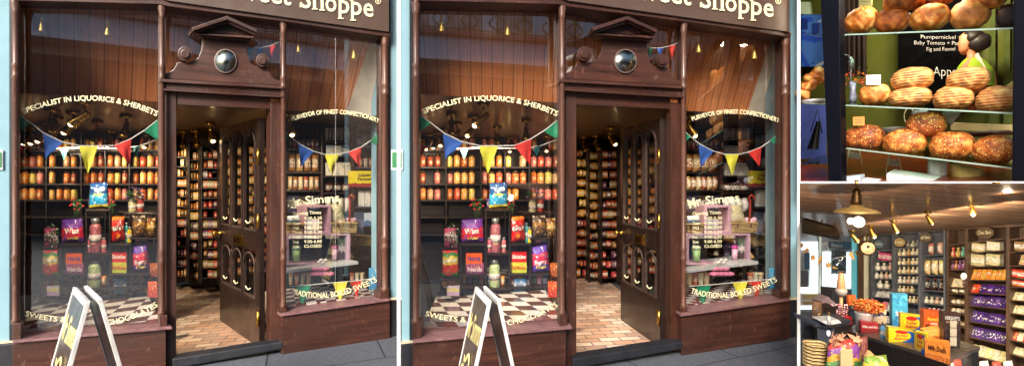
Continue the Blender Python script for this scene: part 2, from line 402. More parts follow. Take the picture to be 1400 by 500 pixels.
def carton(name, label, corners, d, m, writing=(), group=None, cat='carton'):
    """box from a 3D front quad (tl, tr, br, bl) extruded by d, with printing on its front"""
    tl, tr, br, bl = [Vector(p) for p in corners]; a = MB()
    def f(u, v, e=0):
        p = (bl * (1 - u) + br * u) * (1 - v) + (tl * (1 - u) + tr * u) * v; return p - Vector(d).normalized() * e
    a.grid(f, 1, 1, False); n = [tl, tr, br, bl]; bk = [p + Vector(d) for p in n]
    a.add(n + bk, [[4, 5, 6, 7], [0, 1, 5, 4], [1, 2, 6, 5], [2, 3, 7, 6], [3, 0, 4, 7]], [(0, 1), (1, 1), (1, 0), (0, 0), (0, .98), (1, .98), (1, .02), (0, .02)])
    o = a.build(name, m, weld=True); tagp(o, label, cat, group)
    for item in writing:
        if item[0] == 'disc': surf_disc(MB(), lambda u, v: f(u, v, .0015 + .0005 * item[6]), *item[1:5]).build('printed_patch', paint('ink_%d_%d_%d' % item[5], item[5], .3), o)
        else:
            s, u0, u1, v, h, c = item[:6]; surf_text(MB(), lambda u_, v_: f(u_, v_, .004), s, u0, u1, v, h, .02).build('lettering', paint('ink_%d_%d_%d' % c, c, .3), o)
    return o

# ---------------------------------------------------------------- palette
MAHOG = wood('mahogany_paint', (46, 25, 19), (90, 54, 41), .38, (22, 22, 1.6), .18)
MAHOGH = wood('mahogany_cross', (46, 25, 19), (92, 55, 42), .38, (1.6, 1.6, 24), .18)
COLW = wood('turned_column_wood', (70, 42, 32), (116, 76, 58), .42, (26, 26, 1.6), .2)
DARKW = wood('dark_shelf_wood', (22, 13, 9), (50, 30, 22), .5, (14, 14, 3), .1)
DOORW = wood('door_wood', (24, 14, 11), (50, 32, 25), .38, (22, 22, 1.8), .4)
LIP = paint('pale_lilac_edge', (122, 88, 88), .35, 0, .2, 20)  # sills in a paler lilac tone than the woodwork
FASC = paint('fascia_brown', (76, 58, 48), .45, 0, .08, 3, .2)
CREAM = paint('cream_lettering', (228, 220, 176), .5, 0, .04)
GOLD = paint('gold_lettering', (232, 214, 140), .4, 0, .05)
BLUE = paint('sky_blue_render', (124, 160, 172), .8, 0, .04, 4, 0, .2)
WHITE = paint('white_render', (248, 248, 246), .8, 0, .01)
BLACKB = paint('black_plinth_paint', (30, 32, 38), .5, 0, .2, 9, 0, .15)
BRASS = paint('aged_brass', (186, 146, 66), .28, 1, .12, 30)
SILVER = paint('convex_mirror', (130, 136, 132), .22, 1, .05)
GLASS = glass('shop_glass', (252, 252, 252), 4.0)
DGLASS = glass('door_glass', (225, 220, 210), 1.0)
STRING = paint('white_string', (225, 220, 210), .8)
BULB = emit('lit_bulb', (255, 214, 150), 5)
FLAG = {'green': (24, 140, 98), 'blue': (44, 92, 172), 'yellow': (226, 218, 70), 'red': (214, 52, 42), 'teal': (30, 92, 90)}

# ---------------------------------------------------------------- ground and street
def checker(name, a, b, fr, size, rough, t0=0.0):
    m = NT(name); tc = m.n('ShaderNodeTexCoord')
    axes = []
    for vec in (fr.e1, Vector((fr.e2.x, fr.e2.y, 0))):
        d = m.n('ShaderNodeVectorMath', operation='DOT_PRODUCT'); d.inputs[1].default_value = vec.normalized(); m.l(tc.outputs['Object'], d.inputs[0])
        axes.append(m.math('FLOOR', m.math('DIVIDE', d.outputs['Value'], size)))
    k = m.math('MODULO', m.math('ABSOLUTE', m.math('ADD', axes[0], axes[1])), 2)
    f = m.noise(m.coord(), 8, 5); c = m.mix(k, lin(a), lin(b)); c = m.mix(m.math('MULTIPLY', f, .25), c, (.1, .07, .05, 1))
    m.col(c); m.set(rough, 0, .2); return m.m
def tiles(name, cols, rot, size, rough=.35):
    m = NT(name); tc = m.n('ShaderNodeTexCoord'); mp = m.n('ShaderNodeMapping'); mp.inputs['Rotation'].default_value = (0, 0, rot); m.l(tc.outputs['Object'], mp.inputs[0])
    br = m.n('ShaderNodeTexBrick'); m.l(mp.outputs[0], br.inputs['Vector']); br.inputs['Scale'].default_value = 1; br.inputs['Brick Width'].default_value = size * 2; br.inputs['Row Height'].default_value = size
    br.inputs['Mortar Size'].default_value = .008; br.inputs['Color1'].default_value = (0, 0, 0, 1); br.inputs['Color2'].default_value = (1, 1, 1, 1); br.inputs['Mortar'].default_value = (.5, .5, .5, 1)
    n = m.noise(mp.outputs[0], 2.2, 5); g = m.math('MULTIPLY_ADD', br.outputs['Color'], .65, m.math('MULTIPLY', n, .4))
    c = m.ramp(g, [(.15, lin(cols[0])), (.5, lin(cols[1])), (.85, lin(cols[2]))]); c = m.mix(br.outputs['Fac'], c, lin(cols[3])); m.col(c)
    m.set(rough, 0, .1); m.bump(m.math('SUBTRACT', 1, br.outputs['Fac']), .3, .003); return m.m
pv = NT('pavement_slabs'); v_ = pv.coord(); n1 = pv.noise(v_, 30, 8); n2 = pv.noise(v_, 2.5, 5); n3 = pv.noise(v_, 170, 2)
mp = pv.n('ShaderNodeMapping'); mp.inputs['Rotation'].default_value = (0, 0, -.42); pv.l(v_, mp.inputs[0]); br = pv.n('ShaderNodeTexBrick'); pv.l(mp.outputs[0], br.inputs['Vector'])
br.inputs['Scale'].default_value = 1; br.inputs['Brick Width'].default_value = .9; br.inputs['Row Height'].default_value = .6; br.inputs['Mortar Size'].default_value = .007; br.inputs['Color1'].default_value = (.3, .3, .3, 1); br.inputs['Color2'].default_value = (.7, .7, .7, 1)
c_ = pv.mix(n2, pv.ramp(n1, [(.3, lin((64, 67, 74))), (.7, lin((104, 108, 116)))]), lin((78, 82, 90))); c_ = pv.mix(pv.math('MULTIPLY', br.outputs['Color'], .3), c_, lin((60, 64, 70)))
c_ = pv.mix(pv.math('GREATER_THAN', n3, .7), c_, lin((150, 152, 156))); c_ = pv.mix(br.outputs['Fac'], c_, lin((36, 38, 42))); pv.col(c_); pv.set(.75); pv.bump(n1, .4, .004)
tagp(MB().add([(-14, -6, -.004), (14, -6, -.004), (14, 7, -.004), (-14, 7, -.004)], [[0, 1, 2, 3]]).build('pavement', pv.m), kind='structure')
g = MB().add([(-60, -60, -.05), (60, -60, -.05), (60, 60, -.05), (-60, 60, -.05)], [[0, 1, 2, 3]]); tagp(g.build('ground', paint('road_tarmac', (66, 66, 68), .85, 0, .15, 20, 0, .3)), kind='structure')

def strip(a, b, k): return (a[0] + (b[0] - a[0]) * k, a[1] + (b[1] - a[1]) * k)

# ---------------------------------------------------------------- the shop
def shop(X, which):
    """X: where this shop stands along the street; which: words that tell it from its twin"""
    W = which + ' shop'
    fr = Fr(X + 310, F / 165, (1250 + X, F), (123 + X - 700, F, 0))
    q = lambda *pts: [(x + X, y) for x, y in pts]
    def S(mb, x0, y0, x1, y1, t0, t1): return mb.prism(fr, q((x0, y0), (x1, y0), (x1, y1), (x0, y1)), t0, t1)
    def P(x, y, t=0): return fr.P(x + X, y, t)
    def col_turned(mb, x, y0, y1, t, r, tip=True):
        pr = [(r, y1), (r, y1 - 5), (r * .8, y1 - 8)] + [(r * .8, y0 + 30)] 
        for yy in (y1 - 60, y1 - 72, y0 + 112, y0 + 97):
            pass
        k = [y1, y0]; h = y1 - y0
        pr = [(r * 1.15, y1), (r * 1.15, y1 - 4), (r * .85, y1 - 7), (r * .85, y1 - h * .165), (r * 1.15, y1 - h * .17), (r * .9, y1 - h * .178), (r * .9, y1 - h * .2), (r * 1.15, y1 - h * .208),
              (r * .85, y1 - h * .215), (r * .85, y0 + h * .24), (r * 1.15, y0 + h * .235), (r * .9, y0 + h * .228), (r * .9, y0 + h * .205), (r * 1.15, y0 + h * .198), (r * .82, y0 + h * .19),
              (r * .82, y0 + 17), (r * 1.05, y0 + 15), (r * .95, y0 + 13), (r * 1.5, y0 + 3), (r * 1.5, y0)]
        return mb.lathepx(fr, x + X, t, pr, 16)
    # --- frontage: one building, its members are parts
    sh = thing('shopfront', 'dark mahogany sweet shop front with half open door, ' + ('the leftmost of the two' if X == 0 else 'the one next to the bread window'), 'shopfront', P(310, 490, 0))
    bl = lambda mb, n, m, b=.004, par=sh: mb.build(n, m, par, b)
    a = MB(); S(a, 227, 108, 241, 500, -.02, .12); bl(a, 'door_post', MAHOG)
    a = MB(); a.prism(fr, q((370, 140), (385, 141), (385, 482), (370, 474)), -.02, .12); bl(a, 'door_post', MAHOG)
    a = MB(); a.prism(fr, q((241.1, 124), (369.9, 131), (369.9, 149), (241.1, 143)), -.01, .12); bl(a, 'door_head', MAHOGH)
    a = MB(); a.prism(fr, q((218, 108), (388, 117.5), (388, 121.5), (218, 112)), -.09, .06); a.prism(fr, q((220, 112.2), (387, 121.7), (387, 131), (220, 121)), -.055, .05)
    a.prism(fr, q((219, 121.2), (388, 131.2), (388, 133.6), (219, 123.6)), -.075, .05); bl(a, 'door_cornice', MAHOGH, .003)
    # shaped board over the door
    pts = [(222, 108), (222, 103), (226, 100.5), (232, 98.5), (238, 94), (242, 86), (247, 84.5), (255, 86), (265, 83.5), (271, 79), (275, 70), (277, 60), (277, 48), (338, 53), (337.5, 66), (339, 77), (343, 87),
           (349, 90.5), (357, 91), (364, 91), (369, 98), (372, 105), (377, 109), (384, 111), (385, 117)]
    a = MB().prism(fr, q(*pts), -.03, .03); bl(a, 'overdoor_board', MAHOGH, .005)
    for cx_, cy_, r in ((253, 73.5, 10), (359, 82.5, 9)):
        a = MB(); n = 24; a.prism(fr, q(*[(cx_ + r * math.cos(6.2832 * i / n), cy_ + r * 1.02 * math.sin(6.2832 * i / n)) for i in range(n)]), -.07, .03)
        a.prism(fr, q(*[(cx_ + r * .62 * math.cos(6.2832 * i / n), cy_ + r * .62 * math.sin(6.2832 * i / n)) for i in range(n)]), -.085, -.0705); bl(a, 'volute', MAHOG, .004)
    a = MB(); a.prism(fr, q((262, 38), (311, 22), (352, 40.5), (350.5, 44.5), (311, 27), (264, 42.5)), -.17, .03)
    a.prism(fr, q((265, 42.8), (311, 27.3), (349.5, 44.7), (348, 48.2), (311, 31.5), (267, 45.5)), -.14, .03)
    a.prism(fr, q((268, 45.8), (348, 49.5), (346, 52.6), (271, 47.8)), -.12, .03)
    a.prism(fr, q((274, 44.5), (311, 31.8), (343, 47.8), (343, 49)), -.075, .02); a.prism(fr, q((272, 48), (345.5, 52.8), (343, 56), (275, 51)), -.085, .03); bl(a, 'pediment', MAHOGH, .003)
    a = MB().prism(fr, q((298, 39.8), (310, 36.4), (321, 42.4)), -.082, -.0755); bl(a, 'pediment_recess', BLACKB, 0)
    n = 28; ring = lambda r, k: q(*[(308.5 + r * math.cos(6.2832 * i / n), 83.5 + r * 1.07 * math.sin(6.2832 * i / n)) for i in range(n)])
    a = MB().prism(fr, ring(15.6, 1), -.045, -.0305); mr = bl(a, 'mirror_frame', paint('pewter_ring', (120, 104, 98), .4, .3), .004)
    def dome(u, v):
        r = 14 * v; an = 6.2832 * u; return P(308.5 + r * math.cos(an), 83.5 + r * 1.07 * math.sin(an), -.082 + .036 * v * v)
    MB().grid(dome, 28, 5).build('round_mirror', SILVER, sh)
    # transom and columns
    a = MB(); a.prism(fr, q((24, -7), (219, -3), (230, 2), (533, 44.5), (533, 51), (400, 31), (230, 9), (217, 6), (24, 1)), -.1, .1); bl(a, 'fascia_beam', MAHOGH, .004)
    a = MB(); a.prism(fr, q((10, -125), (532, -60), (532, 44), (230, 1.5), (219, -3.4), (10, -7.5)), -.12, .1); fa = bl(a, 'fascia_sign', FASC, .004)
    for nm, x, y0, y1, r, t in (('turned_column', 21.5, 2, 441, 4.8, -.05), ('turned_column', 221.5, 8, 430, 4.2, -.06), ('turned_column', 387.5, 29, 421, 4.2, -.05), ('turned_column', 526.5, 46, 398, 5, -.05)):
        a = MB(); col_turned(a, x, y0, y1, t, r); o = bl(a, nm, COLW, 0)
    for x0, y0, x1, y1 in ((17, 441, 29, 466), (218, 430, 229, 447), (383, 421, 393, 434), (520, 398, 532, 411)):
        a = MB(); S(a, x0, y0, x1, y1, -.09, .05); bl(a, 'column_base', MAHOG, .006)
    a = MB(); S(a, 13, -8, 17.4, 468, -.02, .1); bl(a, 'edge_strip', BLACKB, .002)  # black strip in place of the shaded gap beside the column
    a = MB(); S(a, 530.4, 50, 534, 410, -.02, .1); bl(a, 'edge_strip', MAHOG, .002)
    a = MB(); S(a, 17.5, 0, 25.5, 466, .005, .1); bl(a, 'window_stile', MAHOG, .003)
    a = MB(); S(a, 217, 8, 226.9, 447, .0, .1); bl(a, 'window_stile', MAHOG, .003)
    a = MB(); S(a, 385.1, 29, 391, 432, .0, .1); bl(a, 'window_stile', MAHOG, .003)
    a = MB(); S(a, 521, 46, 530.3, 411, .0, .1); bl(a, 'window_stile', MAHOG, .003)
    # sills, stall risers
    a = MB(); a.prism(fr, q((17, 465.5), (235, 446), (236, 449.5), (17, 469)), -.13, .12); bl(a, 'window_sill', LIP, .004)
    a = MB(); a.prism(fr, q((17, 469.2), (226.8, 450.2), (226.8, 520), (17, 560)), -.1, .1); bl(a, 'stall_riser', MAHOGH, .004)
    a = MB(); a.prism(fr, q((384, 429), (533, 408), (533, 411), (384, 432.5)), -.13, .12); bl(a, 'window_sill', LIP, .004)
    a = MB(); a.prism(fr, q((385.2, 433), (533, 411.5), (533, 462), (385.2, 486)), -.1, .1); bl(a, 'stall_riser', MAHOGH, .004)
    a = MB(); a.prism(fr, q((26, 459), (217, 442), (217, 446.5), (26, 464.5)), .015, .06); bl(a, 'window_rail', MAHOGH, .003)
    a = MB(); a.prism(fr, q((391, 425), (521, 406), (521, 409), (391, 428.5)), .015, .06); bl(a, 'window_rail', MAHOGH, .003)
    a = MB(); a.prism(fr, q((236, 490), (389, 466), (389, 476), (236, 504)), -.1, .03); bl(a, 'doorstep', BLACKB, .01)
    # glazing
    for pts, nm in (([(25.5, 1.5), (217, 6.5), (217, 444), (25.5, 461)], 'window_pane'), ([(391, 31), (521, 49), (521, 407), (391, 427)], 'window_pane'), ([(227, 9.5), (385, 29.5), (385, 118), (227, 108)], 'overlight_pane')):
        a = MB().add([fr.P(x + X, y, .05) for x, y in pts], [[0, 1, 2, 3]]); bl(a, nm, GLASS, 0)
    # signwriting
    def sign(pts, mat, nm='signwriting', split=True):
        if split:
            for p_ in pts: sign([p_], mat, nm, False)
            return
        a = MB()
        for s, p0, p1, p2, h, off in pts: arc_text(a, fr, s, (p0[0] + X, p0[1]), (p1[0] + X, p1[1]), (p2[0] + X, p2[1]), h, .046, off)
        return a.build(nm, mat, sh)
    sign([('SPECIALIST IN LIQUORICE & SHERBETS', (32, 156), (124, 137.5), (214, 159), 7, .016), ('SWEETS &', (34, 431), (62, 437), (90, 440), 7, .008), ('CHOCOLATES', (147, 444), (182, 435), (216, 418), 7.4, .008),
          ('PURVEYOR OF FINEST CONFECTIONERY', (400, 165.5), (458, 155.5), (518, 168), 5.8, .018), ('TRADITIONAL BOILED SWEETS', (397, 400), (454, 405.5), (516, 384), 7.4, .012)], CREAM)
    L = [('Mr', (396, 285), (404, 282.5), (413, 280), 13, .01), ('Simms', (418, 279), (441, 277), (464, 274.5), 11, .01), ('Opening Times', (400, 294), (419, 293), (439, 292), 4.4, .01)]
    for i, (d, h_) in enumerate((('Mon', '9.00-5.30'), ('Tues', '9.00-5.30'), ('Wed', '9.00-5.30'), ('Thurs', '9.00-5.30'), ('Fri', '9.00-5.30'), ('Sat', '9.00-6.00'), ('Sun', 'CLOSED'))):
        y = 300.5 + i * 6.35; wd = {'Thurs': 12, 'Tues': 10, 'Fri': 6}.get(d, 8.5)
        L += [(d, (400, y), (400 + wd / 2, y), (400 + wd, y), 4.0, .005), (h_, (416, y - .3), (428, y - .6), (440, y - .9), 4.0, .005)]
    sign(L[:1], CREAM); sign(L[1:2], CREAM); sign(L[2:], CREAM, 'opening_times', False)
    # fascia lettering with serifs, raised
    a = MB()
    def letters(s, x0, x1, yb0, yb1, h):
        vs, fs, _ = text2d(s, .012)
        def mp(x, y): return (x0 + (x1 - x0) * x + X, yb0 + (yb1 - yb0) * x - y * h)
        base = [fr.P(*mp(x, y), -.128) for x, y in vs]; a.add(base, fs)
    letters('Sweet', 312, 398, -3, 7.5, 27)
    for s, x0, x1, yb, h in (('S', 411, 425, 11, 27), ('h', 428, 442.5, 13, 27), ('o', 445, 460, 15.5, 26), ('p', 463, 477.5, 18, 26), ('p', 480, 494.5, 20.3, 26), ('e', 497, 510.5, 22.5, 26)):
        letters(s, x0, x1, yb - .8, yb + .8, h)
    def serif(x0, x1, y, hh=1.6): a.prism(fr, q((x0, y), (x1, y + .3), (x1, y + hh + .3), (x0, y + hh)), -.131, -.1285)
    for x, y in ((427, 11.6), (437, 13), (462.5, 24.5), (479.5, 26.8)): serif(x - .5, x + 7.2, y)
    serif(426, 431, -16); serif(461.5, 466, -2.2); serif(478.5, 483, .3); serif(410, 412, 4, 6); serif(423, 425, -13, 6)
    n = 16; pr = [fr.P(X + 517 + r * math.cos(6.2832 * i / n), 2 + r * math.sin(6.2832 * i / n), -.128) for r in (3.9, 3) for i in range(n)]
    a.add(pr, [[i, (i + 1) % n, (i + 1) % n + n, i + n] for i in range(n)])
    vs, fs, _ = text2d('R', .01); a.add([fr.P(X + 515.6 + 3 * x, 4 - y * 3.8, -.128) for x, y in vs], fs)
    o = a.build('fascia_lettering', CREAM, fa)
    # --- door leaf, open inward, on the far side of the opening
    hb = onz(X + 362, 475, 0); fb = onz(X + 307, 437, 0); hz = P(369, 152, .05).z
    dv = fb - hb; dn = Vector((-dv.y, dv.x, 0)).normalized()
    if dn.y > 0: dn = -dn
    dl = Fr(X + 362, hb.y, (hb.x - fb.x, hb.y - fb.y), (-dn.x, -dn.y, 0))
    def D(u, z, e=0): return fb + (hb - fb) * u + Vector((0, 0, z)) + dn * e     # u: 0 at the free edge
    HT = 2.02
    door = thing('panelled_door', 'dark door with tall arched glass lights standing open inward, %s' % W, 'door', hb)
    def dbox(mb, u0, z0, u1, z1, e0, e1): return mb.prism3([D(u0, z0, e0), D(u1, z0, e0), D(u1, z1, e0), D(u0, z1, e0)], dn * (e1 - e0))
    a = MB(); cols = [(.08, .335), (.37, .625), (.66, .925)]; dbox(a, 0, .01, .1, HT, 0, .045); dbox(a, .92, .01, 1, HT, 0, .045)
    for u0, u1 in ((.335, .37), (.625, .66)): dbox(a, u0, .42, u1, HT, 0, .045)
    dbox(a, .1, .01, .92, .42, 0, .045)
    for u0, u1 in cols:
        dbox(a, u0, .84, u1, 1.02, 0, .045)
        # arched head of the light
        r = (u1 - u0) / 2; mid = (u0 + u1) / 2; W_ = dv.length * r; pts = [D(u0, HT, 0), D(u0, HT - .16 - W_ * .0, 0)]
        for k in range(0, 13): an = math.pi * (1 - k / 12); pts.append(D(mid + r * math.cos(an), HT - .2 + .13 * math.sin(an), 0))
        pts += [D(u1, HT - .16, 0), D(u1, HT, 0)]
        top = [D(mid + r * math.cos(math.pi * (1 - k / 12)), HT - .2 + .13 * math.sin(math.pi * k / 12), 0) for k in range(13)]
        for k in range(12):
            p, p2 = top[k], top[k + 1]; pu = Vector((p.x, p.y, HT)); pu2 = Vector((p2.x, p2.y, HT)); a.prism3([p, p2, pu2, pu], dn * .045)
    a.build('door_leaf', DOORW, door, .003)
    for u0, u1 in cols:
        for z0, z1 in ((1.02, HT - .07), (.42, .84)):
            a = MB(); a.add([D(u0, z0, .02), D(u1, z0, .02), D(u1, z1, .02), D(u0, z1, .02)], [[0, 1, 2, 3]]); gp = a.build('glass_light', DGLASS, door)
            a = MB(); w2 = .018 / dv.length; e = .055
            dbox(a, u0, z0, u0 + w2, z1 - .12, .03, e); dbox(a, u1 - w2, z0, u1, z1 - .12, .03, e); dbox(a, u0 + w2, z0, u1 - w2, z0 + .015, .03, e); 
            a.tube([D((u0 + u1) / 2 + (u1 - u0) * .46 * math.cos(math.pi * (1 - k / 10)), z1 - .13 + .11 * math.sin(math.pi * k / 10), .05) for k in range(11)], .009, 6)
            a.build('glazing_bead', paint('worn_bead', (54, 36, 29), .65, 0, .3, 20, 0), door)
            a = MB(); a.tube([D(u0 + (u1 - u0) * (.3 + .4 * k / 6), z0 + .085 - .02 * math.sin(math.pi * k / 6), .06) for k in range(7)], .006, 6); a.build('curved_transfer', CREAM, door)
    a = MB(); dbox(a, .42, .86, .66, .96, .0455, .06); lf = a.build('letter_plate', BRASS, door, .004); a = MB(); dbox(a, .455, .885, .625, .935, .0605, .066); a.build('letter_flap', paint('dark_brass', (130, 92, 48), .3, 1), door)
    a = MB().lathe(D(.05, .93, .045), [(.02, 0), (.02, .015), (.01, .02), (.01, .04), (.026, .055), (.028, .07), (.018, .082)], 14, dn); a.build('door_knob', BRASS, door)
    for z in (.2, 1.05, 1.62): a = MB(); dbox(a, .94, z, .995, z + .13, .0455, .052); a.tube([D(1.0, z, .055), D(1.0, z + .13, .055)], .012, 8); a.build('hinge', BRASS, door)
    # --- interior shell
    sl = .33
    fl = MB(); A = [P(242, 487, .1), P(392, 472, .1)]
    p0, p1 = P(225, 400, .035), P(395, 400, .035); p0.z = p1.z = 0; far = fr.e2 * 3.6
    fl.add([p0, p1, p1 + far, p0 + far], [[0, 1, 2, 3]]); tagp(fl.build('tiled_floor', tiles('terracotta_tiles_' + which, [(160, 138, 124), (202, 158, 130), (228, 208, 188), (134, 116, 104)], -fr.rz + .2, .1)), kind='structure')
    zc = 2.1
    def wallq(nm, pts, m, lab=None):
        a = MB().add(pts, [list(range(len(pts)))]); return tagp(a.build(nm, m), kind='structure')
    c0, c1, c2, c0d = P(2, 300, .12), P(544, 300, .12), P(527.5, 300, 1.05), P(9, 300, 3.87); c0.z = c1.z = c2.z = c0d.z = 0; deep = fr.e2 * 3.75; c3_ = c2 + fr.e2 * 2.82
    zt = Vector((0, 0, 1))
    def LZ(x, t): p = P(x, 200, t); p.z = 2.104; return p
    bo = boards('soffit_boards_' + which, (208, 118, 66), (248, 174, 116), (fr.e2.x, fr.e2.y), .09)
    ce = boards('ceiling_boards_' + which, (54, 34, 18), (120, 82, 40), (fr.e1.x * .5 + fr.e2.x, fr.e1.y * .5 + fr.e2.y), .1, .4)
    s0, s1 = c0, c1
    wallq('shop_ceiling', [s0 + zt * zc, s1 + zt * zc, c2 + zt * zc, c3_ + zt * zc, c0d + zt * zc], ce)
    wallq('back_wall', [c0d, c3_, c3_ + zt * zc, c0d + zt * zc], paint('back_wall_brown', (60, 38, 26), .8))
    wallq('side_wall', [c0, c0d, c0d + zt * 3.4, c0 + zt * 3.4], paint('side_wall_brown', (70, 48, 36), .8))
    wallq('side_wall', [c2, c3_, c3_ + zt * 3.4, c2 + zt * 3.4], paint('side_wall_dark', (44, 42, 48), .8))
    wallq('roof', [c0 + zt * 3.4, c1 + zt * 3.4, c2 + zt * 3.4, c3_ + zt * 3.4, c0d + zt * 3.4], BLACKB)
    wallq('side_wall', [c1, c2, c2 + zt * 3.4, c1 + zt * 3.4], paint('side_wall_grey', (110, 112, 120), .8))
    # sloping boarded soffits behind the upper glass
    a = MB().prism3([P(14, -60, .12), P(388, -20, .12), LZ(388, .62), LZ(14, .6)], (0, .02, .02)); tagp(a.build('boarded_soffit', bo), kind='structure')
    a = MB().prism3([P(388.5, -20, .12), P(512, 40, .12), LZ(470, .62), LZ(388.5, .62)], (0, .02, .02)); tagp(a.build('boarded_soffit', bo), kind='structure')
    a = MB().prism3([P(512, 40, .122), P(524, 40, .122), LZ(524, .4), LZ(470, .62)], (0.01, .02, .02)); tagp(a.build('cream_side_panel', paint('cream_panel', (196, 188, 170), .7)), kind='structure')
    # window bed with chequered tiles, left and right
    ck = checker('chequer_' + which, (228, 224, 218), (96, 62, 54), fr, .155, .14)
    b0, b1 = P(22, 455, .06), P(222, 438, .06); b0.z = b1.z = sl; dp = fr.e2 * 2.7
    a = MB().prism3([b0, b1, b1 + dp, b0 + dp], (0, 0, -.28)); tagp(a.build('window_platform', ck), kind='structure')
    b0, b1 = P(392, 424, .07), P(524, 405, .07); z2 = .37
    b0.z = b1.z = z2; dp = fr.e2 * .75; a = MB().prism3([b0, b1, b1 + dp, b0 + dp], (0, 0, -.3)); tagp(a.build('window_platform', checker('chequer_small_' + which, (232, 224, 216), (84, 42, 38), fr, .085, .14)), kind='structure')
    # ---- jar shelves at the back of the left window
    T = 3.3
    js = thing('jar_shelving', 'tall dark shelving of orange sweet jars, left window, %s' % W, 'shelves', P(120, 384, T))
    rows = [205, 228, 251, 273, 296, 320]
    for y in rows: a = MB(); S(a, 14, y, 226, y + 2.2, T, T + .3); a.build('shelf', DARKW, js, .003)
    for x in (14, 62, 110, 143, 176, 224): a = MB(); S(a, x, 182, x + 1.8, 384, T - .01, T + .32); a.build('upright', DARKW, js, .003)
    a = MB(); S(a, 14, 180, 226, 384, T + .33, T + .35); a.build('back_board', DARKW, js)
    cc = [(210, 128, 52), (222, 146, 64), (200, 112, 44), (226, 166, 84), (190, 104, 50), (206, 84, 46), (232, 180, 100), (216, 190, 90), (150, 70, 40), (190, 150, 110), (214, 120, 110)]
    for r, y in enumerate(rows[:4]):
        k = 0; x = 17
        while x < 221:
            if any(abs(x + 4.5 - u) < 5 for u in (62.9, 110.9, 143.9, 176.9)): x += 2.2; continue
            if not (r == 4 and x < 60) and random.random() > .05:
                k += 1
                place('jar', 'sweet_jar', 'jar', 'jar of orange sweets, %s from left, %s shelf down, %s' % (ORD[min(k, 20)], ORD[r + 1], W), 'sweet jars on the back shelves of the ' + W,
                      fr, x + X + random.uniform(0, .5), y - 18 + random.uniform(-1.6, 1.4), x + 9.4 + X - random.uniform(0, .9), y - .1, T + .02 + random.uniform(0, .06), random.choice(cc), .12)
            x += 10.2
    # ---- display stand in the left window
    T = 1.25
    st = thing('display_stand', 'dark stepped cubby stand of sweet bags, left window, %s' % W, 'display stand', P(130, 405, T))
    def shelf(x0, x1, y): a = MB(); S(a, x0, y, x1, y + 2.6, T - .02, T + .3); a.build('shelf', DARKW, st, .003)
    for x0, x1, y in ((117, 150, 286), (82, 118, 333), (118, 150, 346), (150, 179, 333), (54, 84, 381), (84, 118, 375), (118, 150, 394), (150, 178, 374), (178, 206, 374), (178, 204, 325)): shelf(x0, x1, y)
    for x, y0 in ((116.5, 287), (149, 287), (82, 334), (177.5, 334), (54, 382), (204.5, 375)): a = MB(); S(a, x, y0 + .5, x + 2, 403, T, T + .28); a.build('upright', DARKW, st, .003)
    zf = T + .05
    lab = lambda s: s + ', left window, ' + W
    film_bag('sweet_bag', lab('large blue and yellow bag on top of the stand'), fr, q((123, 250), (147, 249), (148, 283), (121, 285)), zf, .06, uvpack('bag_blue', [(0, (228, 208, 70)), (.14, (40, 150, 206)), (.42, (70, 176, 224)), (.55, (34, 82, 150))], .05, 5, spots=[((210, 230, 240), 7, .6), ((70, 60, 150), 5, .66), ((220, 214, 80), 9, .68)]),
             [('Yoo', .18, .82, .66, .16, (240, 244, 250)), ('Jelly', .2, .8, .5, .1, (220, 230, 90))])
    film_bag('sweet_bag', lab('purple and red bag left of the tall jar'), fr, q((84, 300), (113, 298), (116, 331), (83, 333)), zf, .06, uvpack('bag_purple', [(0, (96, 50, 130)), (.2, (204, 40, 62)), (.62, (120, 60, 150)), (.8, (84, 44, 126))], .16, 3, spots=[((224, 220, 226), 5, .66), ((60, 90, 190), 5, .64)]),
             [('Wizz', .15, .8, .42, .2, (244, 240, 240), ), ('mix', .3, .75, .18, .1, (240, 225, 90))])
    film_bag('sweet_bag', lab('red bag with white lettering right of the tall jar'), fr, q((150, 296), (170, 295), (171, 328), (151, 332)), zf, .055, uvpack('bag_red', [(0, (196, 34, 30)), (.86, (220, 120, 40))], .08, 3, spots=[((150, 24, 22), 5, .66)]),
             [('disc', .5, .24, .14, .09, (230, 140, 40)), ('m&m\'s', .1, .92, .45, .26, (60, 24, 20)), ('m&m\'s', .12, .9, .47, .22, (248, 246, 240))])
    film_bag('sweet_bag', lab('green and yellow bag with red cherry on the lowest step'), fr, q((58, 342), (79, 341), (81, 378), (56, 380)), zf, .06, uvpack('bag_fruit', [(0, (70, 130, 40)), (.2, (200, 60, 36)), (.5, (222, 196, 60)), (.78, (60, 130, 60)), (.9, (200, 40, 40))], .14, 4, spots=[((240, 236, 220), 6, .68)]),
             [('disc', .46, .26, .27, .17, (206, 34, 26)), ('disc', .46, .28, .1, .06, (236, 120, 60)), ('Juicee', .08, .92, .6, .14, (250, 250, 245))])
    film_bag('sweet_bag', lab('tilted purple and crimson bag on the lowest step'), fr, q((179, 338), (201, 333), (205, 370), (181, 373)), zf, .06, uvpack('bag_crimson', [(0, (78, 50, 150)), (.3, (200, 36, 80)), (.6, (222, 70, 90)), (.72, (96, 56, 160))], .2, 3, spots=[((230, 226, 230), 5, .64), ((60, 110, 200), 6, .68)]),
             [('Berry', .15, .85, .34, .15, (245, 240, 240)), ('Chew', .2, .8, .16, .12, (245, 225, 120))])
    film_bag('snack_bag', lab('brown popcorn bag at the back right of the stand'), fr, q((180, 294), (199, 293), (201, 323), (181, 325)), zf + .04, .04, uvpack('bag_brown', [(0, (70, 48, 34)), (.4, (110, 78, 50)), (.75, (60, 40, 30))], .2, 4, spots=[((190, 170, 140), 6, .6), ((170, 120, 40), 4, .68)]), [('Corn', .15, .85, .55, .14, (210, 150, 60))])
